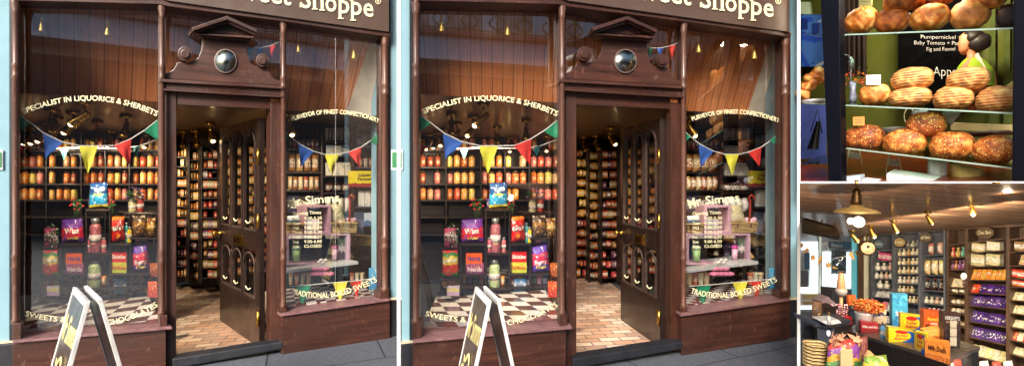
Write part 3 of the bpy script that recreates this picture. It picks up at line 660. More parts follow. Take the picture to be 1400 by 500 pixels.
    def bx(nm, lab_, x0, y0, x1, y1, m, wr, t=zf, d=.07, cat='sweet box'): return carton(nm, lab(lab_), [P(x0, y0, t), P(x1, y0, t), P(x1, y1, t), P(x0, y1, t)], fr.e2 * d, m, wr, None, cat)
    bx('sweet_box', 'orange box of sweets with blue lettering upon the violet box', 90, 346, 112, 360, paint('box_orange', (226, 90, 30), .4), [('Nerds', .1, .9, .3, .42, (40, 60, 140))])
    bx('sweet_box', 'violet box of sweets under the orange box', 90, 360.3, 114.5, 374.6, uvpack('box_violet', [(0, (110, 40, 110)), (.5, (150, 60, 120))], .3, 5, spots=[((220, 190, 60), 8, .62), ((220, 60, 90), 7, .64)]), [('Nerds', .1, .9, .3, .38, (240, 220, 230))])
    bx('sweet_box', 'red box with white lettering upon the lime box', 152, 344, 173, 358, paint('box_red', (196, 26, 30), .4), [('Skittles', .06, .94, .36, .36, (245, 240, 235))])
    bx('sweet_box', 'lime yellow box under the red box', 151, 358.3, 173, 373.6, uvpack('box_lime', [(0, (196, 200, 50)), (.5, (214, 206, 60))], .2, 4, spots=[((120, 150, 40), 7, .6)]), [('Skittles', .06, .94, .4, .3, (200, 60, 40))])
    bx('sweet_packet', 'pale blue packet low on the stand right of the glass jar', 156, 381, 172, 401, uvpack('pk_blue', [(0, (60, 130, 180)), (.5, (214, 226, 232)), (.8, (70, 150, 200))], .2, 4), [('Fizz', .2, .8, .5, .2, (40, 80, 150))])
    bx('sweet_packet', 'lilac and yellow packet lying low below the cherry bag', 64, 392, 81, 404, uvpack('pk_lilac', [(0, (190, 160, 200)), (.5, (214, 204, 120)), (.8, (200, 190, 210))], .3, 4), [], 1.1)
    bx('sweet_box', 'orange sweet box on the lowest step at the far right', 205, 360, 217, 378, uvpack('pk_or', [(0, (150, 60, 24)), (.5, (190, 90, 34))], .3, 4, spots=[((220, 190, 140), 7, .6)]), [])
    k_ = 0; pc = [(214, 60, 60), (230, 190, 60), (90, 60, 160), (60, 150, 90), (226, 120, 170), (40, 110, 190), (236, 130, 40)]
    for xs, yb_, hh, kn in (((84, 92, 100, 108), 391, 13, 'tub'), ((120, 137), 392, 15, 'bag'), ((151, 160, 169), 392, 14, 'carton'), ((180, 188, 196), 391, 15, 'tub'), ((57, 66, 74), 391, 12, 'carton'), ((119, 141), 284, 12, 'tub'), ((185, 193), 332, 8, 'carton')):
        for x in xs: k_ += 1; place(kn, 'small_treat', 'treat', 'small treat pack, %s from lower left of stand, left window, %s' % (ORD[k_], W), 'small treat packs on the stand of the ' + W, fr, x + X, yb_ - hh, x + 7.6 + X, yb_, T + .1, pc[k_ % 7], .06)
    for x0_, x1_, y_ in ((82, 118, 391.2), (150, 178, 392.2), (178, 205, 391.2)): shelf(x0_, x1_, y_)
    film_bag('sweet_bag', lab('dark gold bag of caramels leaning beside the popcorn bag'), fr, q((199, 298), (213, 297), (214, 324), (200, 325)), zf + .06, .04, uvpack('bag_gold', [(0, (90, 60, 24)), (.4, (176, 130, 50)), (.75, (120, 70, 30))], .2, 4, spots=[((220, 200, 150), 6, .62)]), [('Gold', .15, .85, .5, .14, (240, 226, 180))])
    film_bag('sweet_bag', lab('small pink and white bag leaning on the sprig at the left'), fr, q((60, 312), (76, 311), (78, 339), (60, 340)), zf + .2, .04, uvpack('bag_pinkw', [(0, (200, 90, 130)), (.4, (230, 214, 220)), (.75, (190, 70, 120))], .2, 4), [('Mallow', .1, .9, .5, .13, (150, 40, 90))])
    a = MB(); S(a, 56, 340.3, 82, 342, zf + .15, zf + .3); S(a, 57, 342.1, 59, 392, zf + .2, zf + .25); S(a, 79, 342.1, 81, 392, zf + .2, zf + .25); tagp(a.build('low_ledge', DARKW, None, .003), lab('small dark ledge under the pink and white bag'), 'ledge')
    a = MB(); S(a, 197, 325.3, 216, 327, zf + .02, zf + .2); S(a, 213, 327.1, 215, 400, zf + .05, zf + .1); tagp(a.build('side_ledge', DARKW, None, .003), lab('small dark ledge under the dark gold bag'), 'ledge')
    bx('sweet_box', 'red sweet box standing low at the right end', 203, 386, 215, 406, uvpack('pk_rd', [(0, (190, 40, 34)), (.5, (214, 84, 40))], .3, 4, spots=[((230, 200, 150), 7, .6)]), [], .7)
    def jar(nm, lab_, x, yb, yt, r, colr, t=zf):
        o = thing(nm, lab(lab_), 'jar', P(x, yb, t)); h = yb - yt
        a = MB().lathepx(fr, x + X, t + .03, [(r * .9, yb), (r, yb - 1.5), (r, yb - h * .74), (r * .72, yb - h * .84)]); f = a.build('sweet_filling', sweets('mixed_sweets', .25, 13), o); f.color = lin(colr)
        a = MB().lathepx(fr, x + X, t + .03, [(r * .76, yb - h * .845), (r * .76, yb - h * .97), (r * .6, yt)]); a.build('lid', paint('jar_cap', (150, 150, 150), .35, .6), o)
        a = MB().lathepx(fr, x + X, t + .03, [(r * 1.03, yb - h * .3), (r * 1.03, yb - h * .52)]); a.build('paper_label', paint('jar_label_white', (200, 190, 190), .6, 0, .4, 40), o)
    jar('tall_sweet_jar', 'tall clear jar of mixed sweets in the middle cubby', 130.5, 345, 298, 7, (160, 90, 100))
    jar('small_sweet_tube', 'small tube of pink sweets left of the tall jar', 121.5, 345.5, 324, 3, (196, 90, 120)); jar('small_sweet_tube', 'small tube of pink sweets right of the tall jar', 142, 345.5, 324, 3, (200, 100, 110))
    jar('glass_sweet_jar', 'round jar of green and white sweets in the lowest middle cubby', 129, 393.5, 354, 7.5, (170, 190, 140))
    jar('small_bottle', 'slim turquoise bottle beside the red bag', 173, 331.5, 304, 2, (60, 150, 160)); jar('small_bottle', 'squat yellow bottle beside the red bag', 177, 331.5, 310, 3, (214, 190, 40))
    jar('preserve_jar', 'pale jar at the back on the upper right', 181, 290, 272, 5, (190, 180, 140), zf + .5); jar('preserve_jar', 'red jar at the back on the upper right', 192, 290, 268, 4.5, (150, 44, 30), zf + .5)
    # back ledge that carries the two jars and the flowers
    a = MB(); S(a, 163, 290.2, 214, 293, zf + .45, zf + .8); S(a, 165, 293, 168, 384, zf + .5, zf + .6); S(a, 209, 293, 212, 384, zf + .5, zf + .6); tagp(a.build('back_ledge', DARKW, None, .004), lab('dark ledge carrying two jars and purple flowers'), 'ledge')
    def bouquet(nm, lab_, cx_, cy_, rx, ry, t, cols, n=40, base=None):
        o = thing(nm, lab(lab_), 'plant', P(cx_, base or cy_ + ry, t)); rnd = random.Random(cx_); k = P(cx_, cy_, t).y / F
        lf = MB(); fw = MB()
        for i in range(n):
            an = rnd.uniform(0, 6.28); rr = rnd.random() ** .5; c = P(cx_ + rx * rr * math.cos(an), cy_ + ry * rr * math.sin(an), t + rnd.uniform(-.05, .05))
            d = Vector((rnd.uniform(-1, 1), rnd.uniform(-1, 1), rnd.uniform(-.6, 1))).normalized(); s_ = d.orthogonal().normalized(); L_ = k * rnd.uniform(3, 6)
            tgt = fw if i % 3 == 0 else lf
            if tgt is lf: tgt.add([c - d * L_ * .5, c + s_ * L_ * .22, c + d * L_ * .6, c - s_ * L_ * .22], [[0, 1, 2, 3]])
            else: tgt.ball(c, k * 1.3, k * 1.3, k * 1.3, 7, 5)
        st_ = MB()
        for i in range(5): st_.tube([P(cx_ + (i - 2) * 1, base or cy_ + ry, t), P(cx_ + (i - 2) * rx * .3, cy_, t)], k * .35, 5)
        st_.build('stem', paint('stem_green', (50, 70, 30), .7), o); lf.build('leaves', paint('leaf_green', (46, 92, 40), .5, 0, .3), o); fw.build('flowers', paint('petal_%d_%d_%d' % cols, cols, .5), o)
    bouquet('holly_sprig', 'holly sprig with red berries above the purple bag', 105, 279, 9, 9, zf, (190, 30, 40), 46, 298); bouquet('holly_sprig', 'holly sprig with red berries right of the blue bag', 152, 277, 5, 8, zf, (190, 30, 40), 26, 296)
    bouquet('purple_flowers', 'bunch of dull purple flowers above the two back jars', 184, 266, 13, 10, zf + .5, (110, 80, 130), 60, 276)
    bouquet('artificial_twigs', 'white and green twigs rising left of the stand', 72, 322, 9, 16, zf, (170, 160, 160), 50, 342)
    # bunting
    def bunting(lab_, string, flags, t=.1):
        o = thing('bunting', lab_, 'bunting', P(*string[0], t)); sm = []
        for i in range(len(string) - 1):
            for k in range(5): sm.append(P(*strip(string[i], string[i + 1], k / 5), t))
        sm.append(P(*string[-1], t)); MB().tube(sm, .0045, 6).build('string', STRING, o)
        for c, p0, p1, p2 in flags:
            mid = strip(p0, p1, .5); a = MB(); f = lambda u, v: P(*strip(strip(p0, p1, u), p2, v), t - .012 - .026 * v * math.sin(5 * u + 3 * v + p0[0])); g_ = lambda u, v: f(u, v) + fr.e2 * .003
            a.grid(f, 6, 8); a.grid(g_, 6, 8); a.build('pennant', paint('pennant_' + c, FLAG[c], .75, 0, .14, 9), o)
    bunting('string of five bright pennants across the left window of the ' + W, [(26, 157), (42, 168), (60, 182), (85, 194), (110, 199.5), (133, 199.5), (157, 199), (178, 190.5), (198, 178), (217, 163)],
            [('green', (26, 156.5), (41.5, 169), (25.8, 181)), ('blue', (58.5, 183), (86, 195), (62, 218)), ('yellow', (107.5, 200), (134, 200), (120, 238)), ('red', (156, 199), (179.5, 190), (177.5, 225)), ('green', (197, 179.5), (217, 163), (217, 192))])
    bunting('dim string of pennants behind the bright one, left window, ' + W, [(26, 198), (37, 200), (60, 204), (83, 203), (110, 202), (160, 203), (190, 200), (217, 190)],
            [('red', (26, 197), (37, 200), (26, 217)), ('teal', (82, 203), (93, 204), (87.5, 219)), ('teal', (182, 201), (192, 199), (186, 216))], .5)
    bunting('string of five bright pennants across the right window of the ' + W, [(391, 181), (398, 188), (410, 197), (428, 206.5), (444, 211), (463, 211), (476, 208), (494, 201), (507, 192), (520, 179)],
            [('green', (391, 181), (397, 187), (391, 193)), ('blue', (408.5, 197), (428.5, 207), (411, 228)), ('yellow', (444, 211), (463, 211), (454, 240)), ('red', (476, 208.5), (494, 201), (491.5, 227)), ('green', (505.5, 193), (520, 178.5), (520, 202))])
    bunting('low string of three pennants above the chequered bed, right window, ' + W, [(395, 391), (424, 389), (455, 386), (480, 384), (515, 380)],
            [('green', (405, 392), (425, 390), (414, 420)), ('yellow', (455, 386), (475, 385), (466, 415)), ('red', (480, 385), (494, 384), (488, 409))])
    bunting('three small faded pennants in the overlight right of the pediment, ' + W, [(334, 62), (344, 66), (356, 66), (370, 63), (382, 58)],
            [('green', (338, 65), (345.5, 66), (342, 80)), ('blue', (351, 66.5), (360, 66), (355.5, 77)), ('red', (368, 63.5), (377, 61), (372, 82))], .085)
    for i, (x, y, h_) in enumerate(((57, 36, 15), (147, 42, 14), (408, 66, 13), (484, 74, 14))):
        b_ = thing('brass_bell', 'small brass bell hung behind the upper glass, %s, %s' % (['far left', 'left window right side', 'right window left side', 'right window right side'][i], W), 'bell', P(x, y + h_ / 2, .12), 'brass bells behind the upper glass of the ' + W)
        MB().lathepx(fr, x + X, .085, [(4.4, y + h_ / 2), (4.0, y + h_ / 2 - 1), (2.7, y), (2.2, y - h_ / 2 + 3), (.8, y - h_ / 2 + 1)], 14).build('bell_body', paint('bright_brass', (226, 190, 96), .3, .7, .1, 30), b_)
        MB().tube([P(x, y - h_ / 2 + 1, .085), P(x - 1.5, y - h_ / 2 - 4, .085), P(x, y - h_ / 2 - 7, .085), P(x + 1.5, y - h_ / 2 - 4, .085), P(x, y - h_ / 2 + 1, .085)], .004, 6).build('hanging_loop', paint('bright_brass', (226, 190, 96), .3, .7, .1, 30), b_)
        MB().tube([P(x, y - h_ / 2 - 7, .085), P(x, 1 if x < 300 else (30 if x < 430 else 42), .085)], .002, 5).build('thread', STRING, b_)
    # spotlights on the ceiling
    def spot(lab_, x, y, t, dx, dy, lit=True, L_=.13, en=0, aim=None):
        c = P(x, y, t); c.z = zc; o = thing('ceiling_spotlight', lab_, 'spotlight', c)
        MB().lathe(c - Vector((0, 0, .03)), [(.05, 0), (.05, .028)], 14).build('mounting_plate', BRASS, o)
        d = Vector((dx, -.35, dy)).normalized(); h = c - Vector((0, 0, .12)); MB().tube([c - Vector((0, 0, .02)), h], .012, 6).build('stem', BRASS, o)
        MB().lathe(h - d * .05, [(.02, 0), (.024, .02), (.025, .07), (.04, .14), (.042, .15)], 14, d).build('shade', BRASS, o)
        if lit: MB().ball(h + d * .1, .021, .021, .021, 10, 8).build('bulb', BULB, o)
        if en:
            ld = bpy.data.lights.new('spotlight_lamp', 'SPOT'); ld.energy = en * 5; ld.color = (1, .82, .56); ld.shadow_soft_size = .05; ld.spot_size = math.radians(105); ld.spot_blend = .7; lo = bpy.data.objects.new('spotlight_lamp', ld); link(lo); lo.location = h + d * .17
            lo.rotation_euler = (Vector(aim) if aim else d).to_track_quat('-Z', 'Y').to_euler()
    g1 = 'left window ceiling, ' + W
    for i, (x, y, t, dx, dy, lit, en) in enumerate(((114, 147, .35, -.8, -.8, True, 22), (100, 160, 1.1, -.6, -.9, True, 0), (78, 172, 1.7, -.5, -.9, True, 4), (60, 181, 2.3, -.4, -1, True, 0), (50, 186, 2.7, -.4, -1, True, 5), (40, 188, 3.0, -.4, -1, True, 0), (70, 152, 1.0, .1, -1, False, 0), (172, 158, 1.2, 0, -1, False, 0), (133, 171, 1.9, .1, -1, False, 0), (150, 192, 3.0, 0, -1, True, 3), (200, 187, 2.7, 0, -1, True, 3))):
        spot('brass spotlight, %s, %s' % (['nearest lit one', 'second nearest lit one', 'third lit one back', 'fourth lit one back', 'fifth lit one back', 'farthest lit one at the left', 'unlit one by the lettering top left', 'unlit hanging one at the right', 'unlit one above the jars', 'lit one above the middle of the jars', 'lit one near the right post'][i], g1), x, y, t, dx, dy, lit, .13, en, (0, .8, -.5) if i in (2, 4, 9, 10) else ((.1, .75, -.65) if i == 0 else None))
    g2 = 'seen through the doorway of the ' + W
    for i, (x, y, t, dx, en) in enumerate(((251, 186, 2.6, .3, 0), (268, 183, 2.4, .4, .7), (288, 165, 1.5, .5, .5))): spot('brass spotlight, %s, %s' % (['farthest', 'middle', 'nearest'][i], g2), x, y, t, dx, -.9, i == 2, .13, en)
    spot('brass spotlight at the top left corner of the right window, ' + W, 396, 150, .3, .4, -.9, True, .13, 5, (.05, .7, -.7))
    # ---- shelving seen through the doorway
    for (x0, x1, y0, T, nm) in ((241, 258, 202, 3.2, 'first'), (259, 274, 206, 2.9, 'second'), (276, 300, 204, 2.6, 'third'), (303, 333, 200, 2.3, 'fourth'), (335, 367, 198, 2.2, 'fifth')):
        s_ = thing('doorway_shelving', 'dark shelving of small packets, %s bay from left through the doorway, %s' % (nm, W), 'shelves', P((x0 + x1) / 2, 378, T))
        a = MB(); S(a, x0, y0 - 4, x1, 386 if T > 3 else 390, T + .22, T + .24); a.build('back_board', DARKW, s_)
        for x in (x0 - 1, x1 - .4): a = MB(); S(a, x, y0 - 5, x + 1.3, 388, T - .02, T + .22); a.build('upright', DARKW, s_, .002)
        r = 0; y = y0 + 12
        while y < 384:
            r += 1; a = MB(); S(a, x0, y, x1, y + 1.4, T, T + .22); a.build('shelf', DARKW, s_, .002)
            n_ = 3 if nm != 'first' else 3; wd = (x1 - x0 - 2) / n_; pal = [(220, 140, 40), (226, 168, 70), (200, 104, 30)] if y < 300 and nm != 'third' else [(170, 44, 30), (190, 90, 40), (150, 110, 60), (110, 60, 90), (190, 50, 40)]
            for k in range(n_):
                if random.random() < .1: continue
                place(random.choice(['bag', 'carton', 'jar', 'carton']), 'sweet_packet', 'packet', 'small packet, %s from left, %s shelf, %s doorway bay, %s' % (ORD[k + 1], ORD[r], nm, W), 'small packets on the doorway shelving of the ' + W,
                      fr, x0 + .8 + k * wd + X, y - 10.3 + random.random() * 1.5, x0 + .4 + (k + 1) * wd + X, y - .1, T + .01, random.choice(pal), .1)
            y += 13.6
    # ---- right window: shelving and its goods
    T = .95
    rs = thing('window_shelving', 'dark wooden shelving with three bays behind the right window, ' + W, 'shelves', P(455, 360, T))
    a = MB(); S(a, 389, 152, 486, 392, T + .24, T + .26); a.build('back_board', DARKW, rs)
    for x in (389, 439, 482): a = MB(); S(a, x, 154, x + 3, 392, T, T + .23); a.build('upright', DARKW, rs, .003)
    a = MB(); S(a, 483, 152, 524, 392, T + .3, T + .32); a.build('back_board', paint('grey_side_board', (58, 62, 74), .7), rs)
    SH = {0: [203, 235, 260, 290, 326, 352], 1: [192, 213, 240, 263, 290, 326, 352], 2: [178, 201, 228, 256, 282, 309, 352]}
    for b_, (x0, x1) in enumerate(((392, 439), (442, 482), (485, 522))):
        for y in SH[b_]: a = MB(); S(a, x0, y, x1, y + 2, T + .01, T + .22); a.build('shelf', DARKW if b_ < 2 else paint('grey_shelf', (90, 92, 100), .6), rs, .002)
    nb = {0: 'left', 1: 'middle', 2: 'right'}
    def row(b_, si, x0, x1, n, h, kind, nm, what, pal, gap=.6, dpt=None):
        y = SH[b_][si]; wd = (x1 - x0) / n
        for k in range(n): place(kind, nm, what.split()[-1], '%s, %s from left, %s shelf, %s bay, right window, %s' % (what, ORD[k + 1], ORD[si + 1], nb[b_], W), '%ss in the right window of the %s' % (what, W),
                                 fr, x0 + k * wd + gap / 2 + X, y - h + random.uniform(-.5, .5), x0 + (k + 1) * wd - gap / 2 + X, y - .1, T + .02, pal[k % len(pal)], dpt)
    row(0, 0, 394, 437, 7, 19, 'bottle', 'cola_bottle', 'small dark fizzy drink bottle', [(70, 26, 24), (130, 30, 40), (60, 30, 70), (36, 40, 90)])
    row(0, 1, 394, 437, 4, 25, 'bag', 'sweet_bag', 'clear bag of brown sweets', [(150, 90, 56), (180, 130, 86), (130, 80, 50)])
    row(0, 2, 393, 437, 6, 19, 'bag', 'lolly_bag', 'narrow bag of lollies', [(190, 150, 110), (150, 90, 60), (200, 170, 130), (160, 60, 60)])
    row(1, 0, 444, 480, 7, 17, 'tub', 'sweet_tub', 'clear tub with pale label', [(200, 196, 190), (170, 150, 140)])
    row(1, 1, 446, 478, 3, 14, 'carton', 'sweet_carton', 'small pale blue carton', [(160, 186, 200), (214, 214, 210), (70, 110, 150)])
    row(1, 2, 445, 480, 4, 18, 'book', 'paper_bag', 'leaning white paper bag', [(206, 200, 190)])
    row(1, 3, 445, 480, 3, 13, 'bag', 'dark_packet', 'dark red packet', [(80, 26, 26), (50, 24, 24)])
    row(2, 0, 488, 508, 1, 11, 'carton', 'cream_carton', 'cream carton', [(214, 204, 160)], .2)
    row(2, 1, 487, 510, 3, 16, 'carton', 'blue_carton', 'white and blue carton', [(120, 160, 200), (206, 214, 220)])
    row(2, 2, 490, 512, 3, 12, 'tub', 'red_tub', 'white and red tub', [(196, 90, 90), (214, 200, 200)])
    row(2, 4, 490, 515, 3, 22, 'carton', 'white_carton', 'tall white carton', [(226, 226, 222)])
    row(0, 3, 393, 437, 3, 22, 'carton', 'gift_carton', 'dark blue carton', [(40, 44, 70), (60, 40, 34)])
    row(0, 4, 393, 437, 4, 26, 'carton', 'pale_box', 'pale lilac and white box', [(214, 200, 216), (230, 226, 220), (180, 200, 214)]); row(1, 4, 445, 480, 4, 20, 'bag', 'pastel_bag', 'pastel sweet bag', [(226, 210, 214), (200, 214, 220), (230, 224, 200)])
    row(1, 5, 445, 480, 3, 26, 'carton', 'pale_box', 'pale cream gift box', [(226, 216, 196), (214, 190, 204)]); row(2, 3, 487, 512, 3, 14, 'carton', 'pale_box', 'pale blue gift box', [(190, 206, 220), (226, 224, 216)]); row(2, 5, 486, 520, 4, 18, 'carton', 'pale_box', 'pale grey gift box', [(206, 206, 210), (170, 190, 210)])
    R = lambda s: s + ', right window, ' + W
    def rbx(nm, lab_, x0, y0, x1, y1, m, wr, t, d=.08, cat='box'): return carton(nm, R(lab_), [P(x0, y0, t), P(x1, y0, t), P(x1, y1, t), P(x0, y1, t)], fr.e2 * d, m, wr, None, cat)
    rbx('liquorice_box', 'bright yellow box with dark lettering', 480, 233.5, 518.5, 255.4, uvpack('yel_box', [(0, (150, 40, 30)), (.22, (232, 214, 40))], .1, 7), [('Liquorice', .25, .9, .66, .2, (70, 60, 30)), ('Favourites', .22, .92, .4, .2, (70, 60, 30))], T - .08, .08, 'sweet box')
    rbx('blue_sign_card', 'light blue picture card standing at the right end', 505, 366, 518.5, 395, uvpack('bluecard', [(0, (60, 160, 214)), (.6, (90, 180, 226))], .15, 4, spots=[((226, 230, 220), 5, .6)]), [], .14, .01, 'card')
    rbx('paper_sticker', 'small white sticker with grey disc in the bottom corner', 513.5, 398, 520, 407.5, paint('sticker', (190, 180, 190), .6), [('disc', .5, .5, .3, .3, (90, 84, 96), 1)], .062, .004, 'sticker')
    # pink display frames on the pale counter
    PINK = paint('dusty_pink_wood', (184, 146, 162), .55, 0, .12, 14)
    a = MB(); b0, b1 = P(392, 366, .3), P(490, 354, .3); a.prism(fr, q((392, 369), (490, 357), (490, 361), (392, 373)), .3, .7); 
    c_ = tagp(a.build('pale_counter', paint('pale_counter_top', (178, 178, 176), .3, 0, .06), None, .004), R('pale grey counter carrying the pink frames'), 'counter')
    def pframe(lab_, x0, y0, x1, y1, t, d=.22, w_=4):
        o = thing('pink_display_frame', R(lab_), 'display frame', P((x0 + x1) / 2, y1, t))
        for xa, ya, xb, yb in ((x0, y0, x0 + w_, y1), (x1 - w_, y0, x1, y1), (x0 + w_, y0, x1 - w_, y0 + 2.5), (x0 + w_, y1 - 2.5, x1 - w_, y1)): a = MB(); S(a, xa, ya, xb, yb, t, t + d); a.build('board', PINK, o, .003)
    pframe('small dusty pink frame standing on the larger pink frame', 416, 281, 453, 319, .46)
    pframe('wide dusty pink frame standing on the pale counter', 391, 319.2, 479, 362, .44, .25)
    def basket(lab_, x0, y0, x1, y1, t, lid=None):
        o = thing('wicker_basket', R(lab_), 'basket', P((x0 + x1) / 2, y1, t)); m = NT('wicker'); 
        wk = MATS.get('wicker_weave')
        if not wk:
            v = m.coord('Object', (1, 1, 1)); wv = m.n('ShaderNodeTexWave', bands_direction='Z'); wv.inputs['Scale'].default_value = 22; wv.inputs['Distortion'].default_value = 3; m.l(v, wv.inputs['Vector'])
            m.col(m.ramp(wv.outputs['Fac'], [(.2, lin((110, 80, 40))), (.6, lin((206, 178, 120)))])); m.bump(wv.outputs['Fac'], .8, .01); m.set(.8); MATS['wicker_weave'] = wk = m.m
        a = MB(); a.prism(fr, q((x0, y0), (x1, y0), (x1 - 1.5, y1), (x0 + 1.5, y1)), t, t + .16); a.build('basket_body', wk, o, .006)
        a = MB(); S(a, x0 - .8, y0 - .2, x1 + .8, y0 + 2.6, t - .012, t + .17); a.build('rim', wk, o, .006)
        for k in (.25, .75): a = MB(); xx = x0 + (x1 - x0) * k; S(a, xx - 1, y0 + 1, xx + 1, y0 + 6, t - .02, t - .0125); a.build('strap', paint('strap_brown', (80, 60, 40), .6), o)
    basket('wicker basket on the right shelf', 481, 322.5, 517, 336, T - .25); basket('wicker basket holding pink paper beside the pink frame', 453.5, 304, 489, 318.4, .46)
    basket('wicker basket holding blue packets at the left edge', 392, 305.5, 415.5, 318.6, .46)
    a = MB(); S(a, 479.5, 336.3, 520, 338.3, T - .28, T + .02); tagp(a.build('bracket_shelf', DARKW, None, .002), R('short dark shelf under the right basket'), 'shelf')
    film_bag('pale_bag', R('crumpled pale bag standing in the middle basket'), fr, q((451, 279), (466, 280), (473, 303), (453, 304)), .5, .03, uvpack('pale_b', [(0, (206, 196, 160)), (.5, (190, 180, 140))], .2, 4, spots=[((60, 60, 70), 3, .72)]), [], None, 'bag')
    film_bag('blue_bag', R('blue and white bag standing in the left basket'), fr, q((392, 295), (409, 294), (411, 305), (393, 306)), .5, .03, uvpack('blue_b', [(0, (90, 130, 170)), (.5, (210, 214, 214))], .3, 5), [], None, 'bag')
    a = MB()
    for k in range(9): an = random.uniform(0, 6.28); a.ball(P(457 + k * 3.4, 303 - (k % 3) * 1.4, .55), .03, .03, .022, 8, 5, Matrix.Rotation(an, 3, 'X'))
    tagp(a.build('tissue_paper', paint('pink_tissue', (226, 180, 190), .8, 0, .1, 30, 0, .4)), R('pink crumpled tissue paper in the middle basket'), 'tissue')
    rbx('blue_gift_box', 'pale blue printed box on the right shelf', 498, 291, 515.5, 308.8, uvpack('bgb', [(0, (90, 120, 170)), (.4, (196, 212, 226))], .25, 4), [], T - .06, .07)
    rbx('slate_gift_box', 'upper slate blue box left of the pale blue box', 487, 290, 497, 300.5, paint('slate_box', (70, 84, 110), .5), [], T - .06, .07); rbx('slate_gift_box', 'lower wide slate blue box', 479, 300.8, 497, 320, paint('slate_box2', (96, 104, 124), .5), [], .6, .1)
    o = thing('candy_cane', R('upright red and brown stick with curved red top'), 'candy cane', P(478, 303, .5)); cm = NT('cane_stripes'); wv = cm.n('ShaderNodeTexWave', bands_direction='DIAGONAL'); wv.inputs['Scale'].default_value = 14; cm.l(cm.coord(), wv.inputs['Vector']); cm.col(cm.ramp(wv.outputs['Fac'], [(.4, lin((170, 34, 28))), (.5, lin((120, 66, 48)))])); cm.set(.2)
    MB().tube([P(477.5, 303, .5), P(478.5, 288, .5), P(479, 274, .5), P(477, 269, .5), P(480, 266, .5), P(484, 269, .5), P(484, 273, .5)], .011, 10).build('cane', cm.m, o)
    # things on the pale counter
    def rjar(lab_, nm, x, yb, yt, r, c1_, c2_, t=.5):
        o = thing(nm, R(lab_), 'tub', P(x, yb, t)); h = yb - yt; MB().lathepx(fr, x + X, t, [(r * .85, yb), (r, yb - h * .75)]).build('cup', paint('cup_%d_%d_%d' % c1_, c1_, .4, 0, .2, 30), o); MB().lathepx(fr, x + X, t, [(r * 1.08, yb - h * .76), (r * 1.08, yb - h * .9), (r * .7, yt)]).build('lid', paint('cup_%d_%d_%d' % c2_, c2_, .35), o)
    rjar('pale green frosted jar on the left of the counter', 'green_jar', 405, 357, 335, 5.5, (150, 186, 120), (180, 200, 160)); rjar('pink lidded cup on the counter', 'pink_cup', 457.5, 354, 335, 4, (226, 180, 200), (200, 60, 150))
    rbx('photo_card', 'upright card with pale picture beside the pink cup', 462.5, 325, 473, 353, uvpack('phc', [(0, (70, 56, 60)), (.35, (200, 190, 190)), (.6, (90, 110, 90))], .3, 5), [], .5, .02, 'card')
    a = MB().prism(fr, q((474, 338), (485, 352), (474, 353)), .52, .56); tagp(a.build('wooden_wedge', paint('pale_wood_wedge', (206, 160, 100), .6)), R('small pale wooden triangle by the photo card'), 'wedge')
    o = thing('pink_ribbon_pile', R('pile of folded pink ribbon with white bow on the chequered bed'), 'ribbon', P(440, 377, .3)); a = MB()
    for k in range(7): a.ball(P(430 + (k % 4) * 6.6, 374 - (k // 4) * 7, .32), .055, .035, .022, 12, 7)
    a.build('ribbon_folds', paint('ribbon_pink', (206, 120, 150), .6, 0, .12, 20, 0, .3), o)
    a = MB(); [a.ball(P(436 + k * 3, 358 - (k % 2) * 3, .31), .02, .012, .014, 8, 5) for k in range(4)]; a.build('bow', STRING, o)
    g_ = 'small glasses on the chequered bed of the ' + W
    for k, x in enumerate((398, 406, 414, 422, 482, 489, 496)):
        o = place('tub', 'sundae_glass', 'glass', 'small sweet glass, %s from left on the chequered bed, right window, %s' % (ORD[k + 1], W), g_, fr, x - 3 + X, 373, x + 3 + X, 389, .45, [(226, 190, 150), (206, 90, 70), (230, 220, 180)][k % 3], .06)
    # blue neighbours, dark blocks, small wall plate
    a = MB(); S(a, -330 if X == 0 else 2, -150, 13, 468, .0, .4); 
    tagp(a.build('rendered_wall', BLUE, None, .003), 'sky blue rendered wall on the left of the ' + W, 'wall')
    a = MB(); a.prism(fr, q((-330 if X == 0 else 1, 470 if X else 498), (22 if X == 0 else 20, 468), (22 if X == 0 else 20, 560), (-330 if X == 0 else 1, 640)), -.04, .3); tagp(a.build('wall_plinth', BLACKB, None, .01), 'black painted plinth with cream top edge left of the ' + W, 'plinth')
    a = MB(); a.prism(fr, q((-330 if X == 0 else 1, 468 if X else 496), (18, 465.8), (18, 467.8), (-330 if X == 0 else 1, 470 if X else 498)), -.045, .3); tagp(a.build('plinth_coping', paint('cream_coping', (200, 190, 160), .7), None, 0), 'thin cream coping upon the black plinth left of the ' + W, 'coping')
    a = MB(); S(a, 534.2, -150, 566 if X == 0 else 545.3, 407, -.02, .4); tagp(a.build('rendered_wall', BLUE, None, .003), 'sky blue rendered wall on the right of the ' + W, 'wall')
    a = MB(); a.prism(fr, q((533.2, 410), (566 if X == 0 else 545.3, 407), (566 if X == 0 else 545.3, 460), (533.2, 470)), -.06, .3); tagp(a.build('wall_plinth', BLACKB, None, .01), 'black painted plinth right of the ' + W, 'plinth')
    a = MB(); S(a, 533.5, 407, 566 if X == 0 else 545.3, 409.5, -.065, .3); tagp(a.build('plinth_coping', paint('cream_coping', (200, 190, 160), .7), None, 0), 'thin cream coping upon the black plinth right of the ' + W, 'coping')
    o = thing('wall_plate', 'small green plate with white rim on the blue wall left of the ' + W, 'sign', P(1, 230, -.01))
    a = MB(); S(a, -12, 205, 4 if X == 0 else 3.5, 232, -.012, 0); a.build('rim', WHITE, o, .002); a = MB(); S(a, -11, 208, 2, 229, -.016, -.0125); a.build('green_face', paint('plate_green', (60, 130, 80), .5), o)
    # ---- sandwich board
    A = ray(X + 129, 410, 2.165); B = ray(X + 110, 391, 2.457); B.z = A.z; r = (A - B).normalized(); p = Vector((-r.y, r.x, 0)); p = p if p.x > 0 else -p
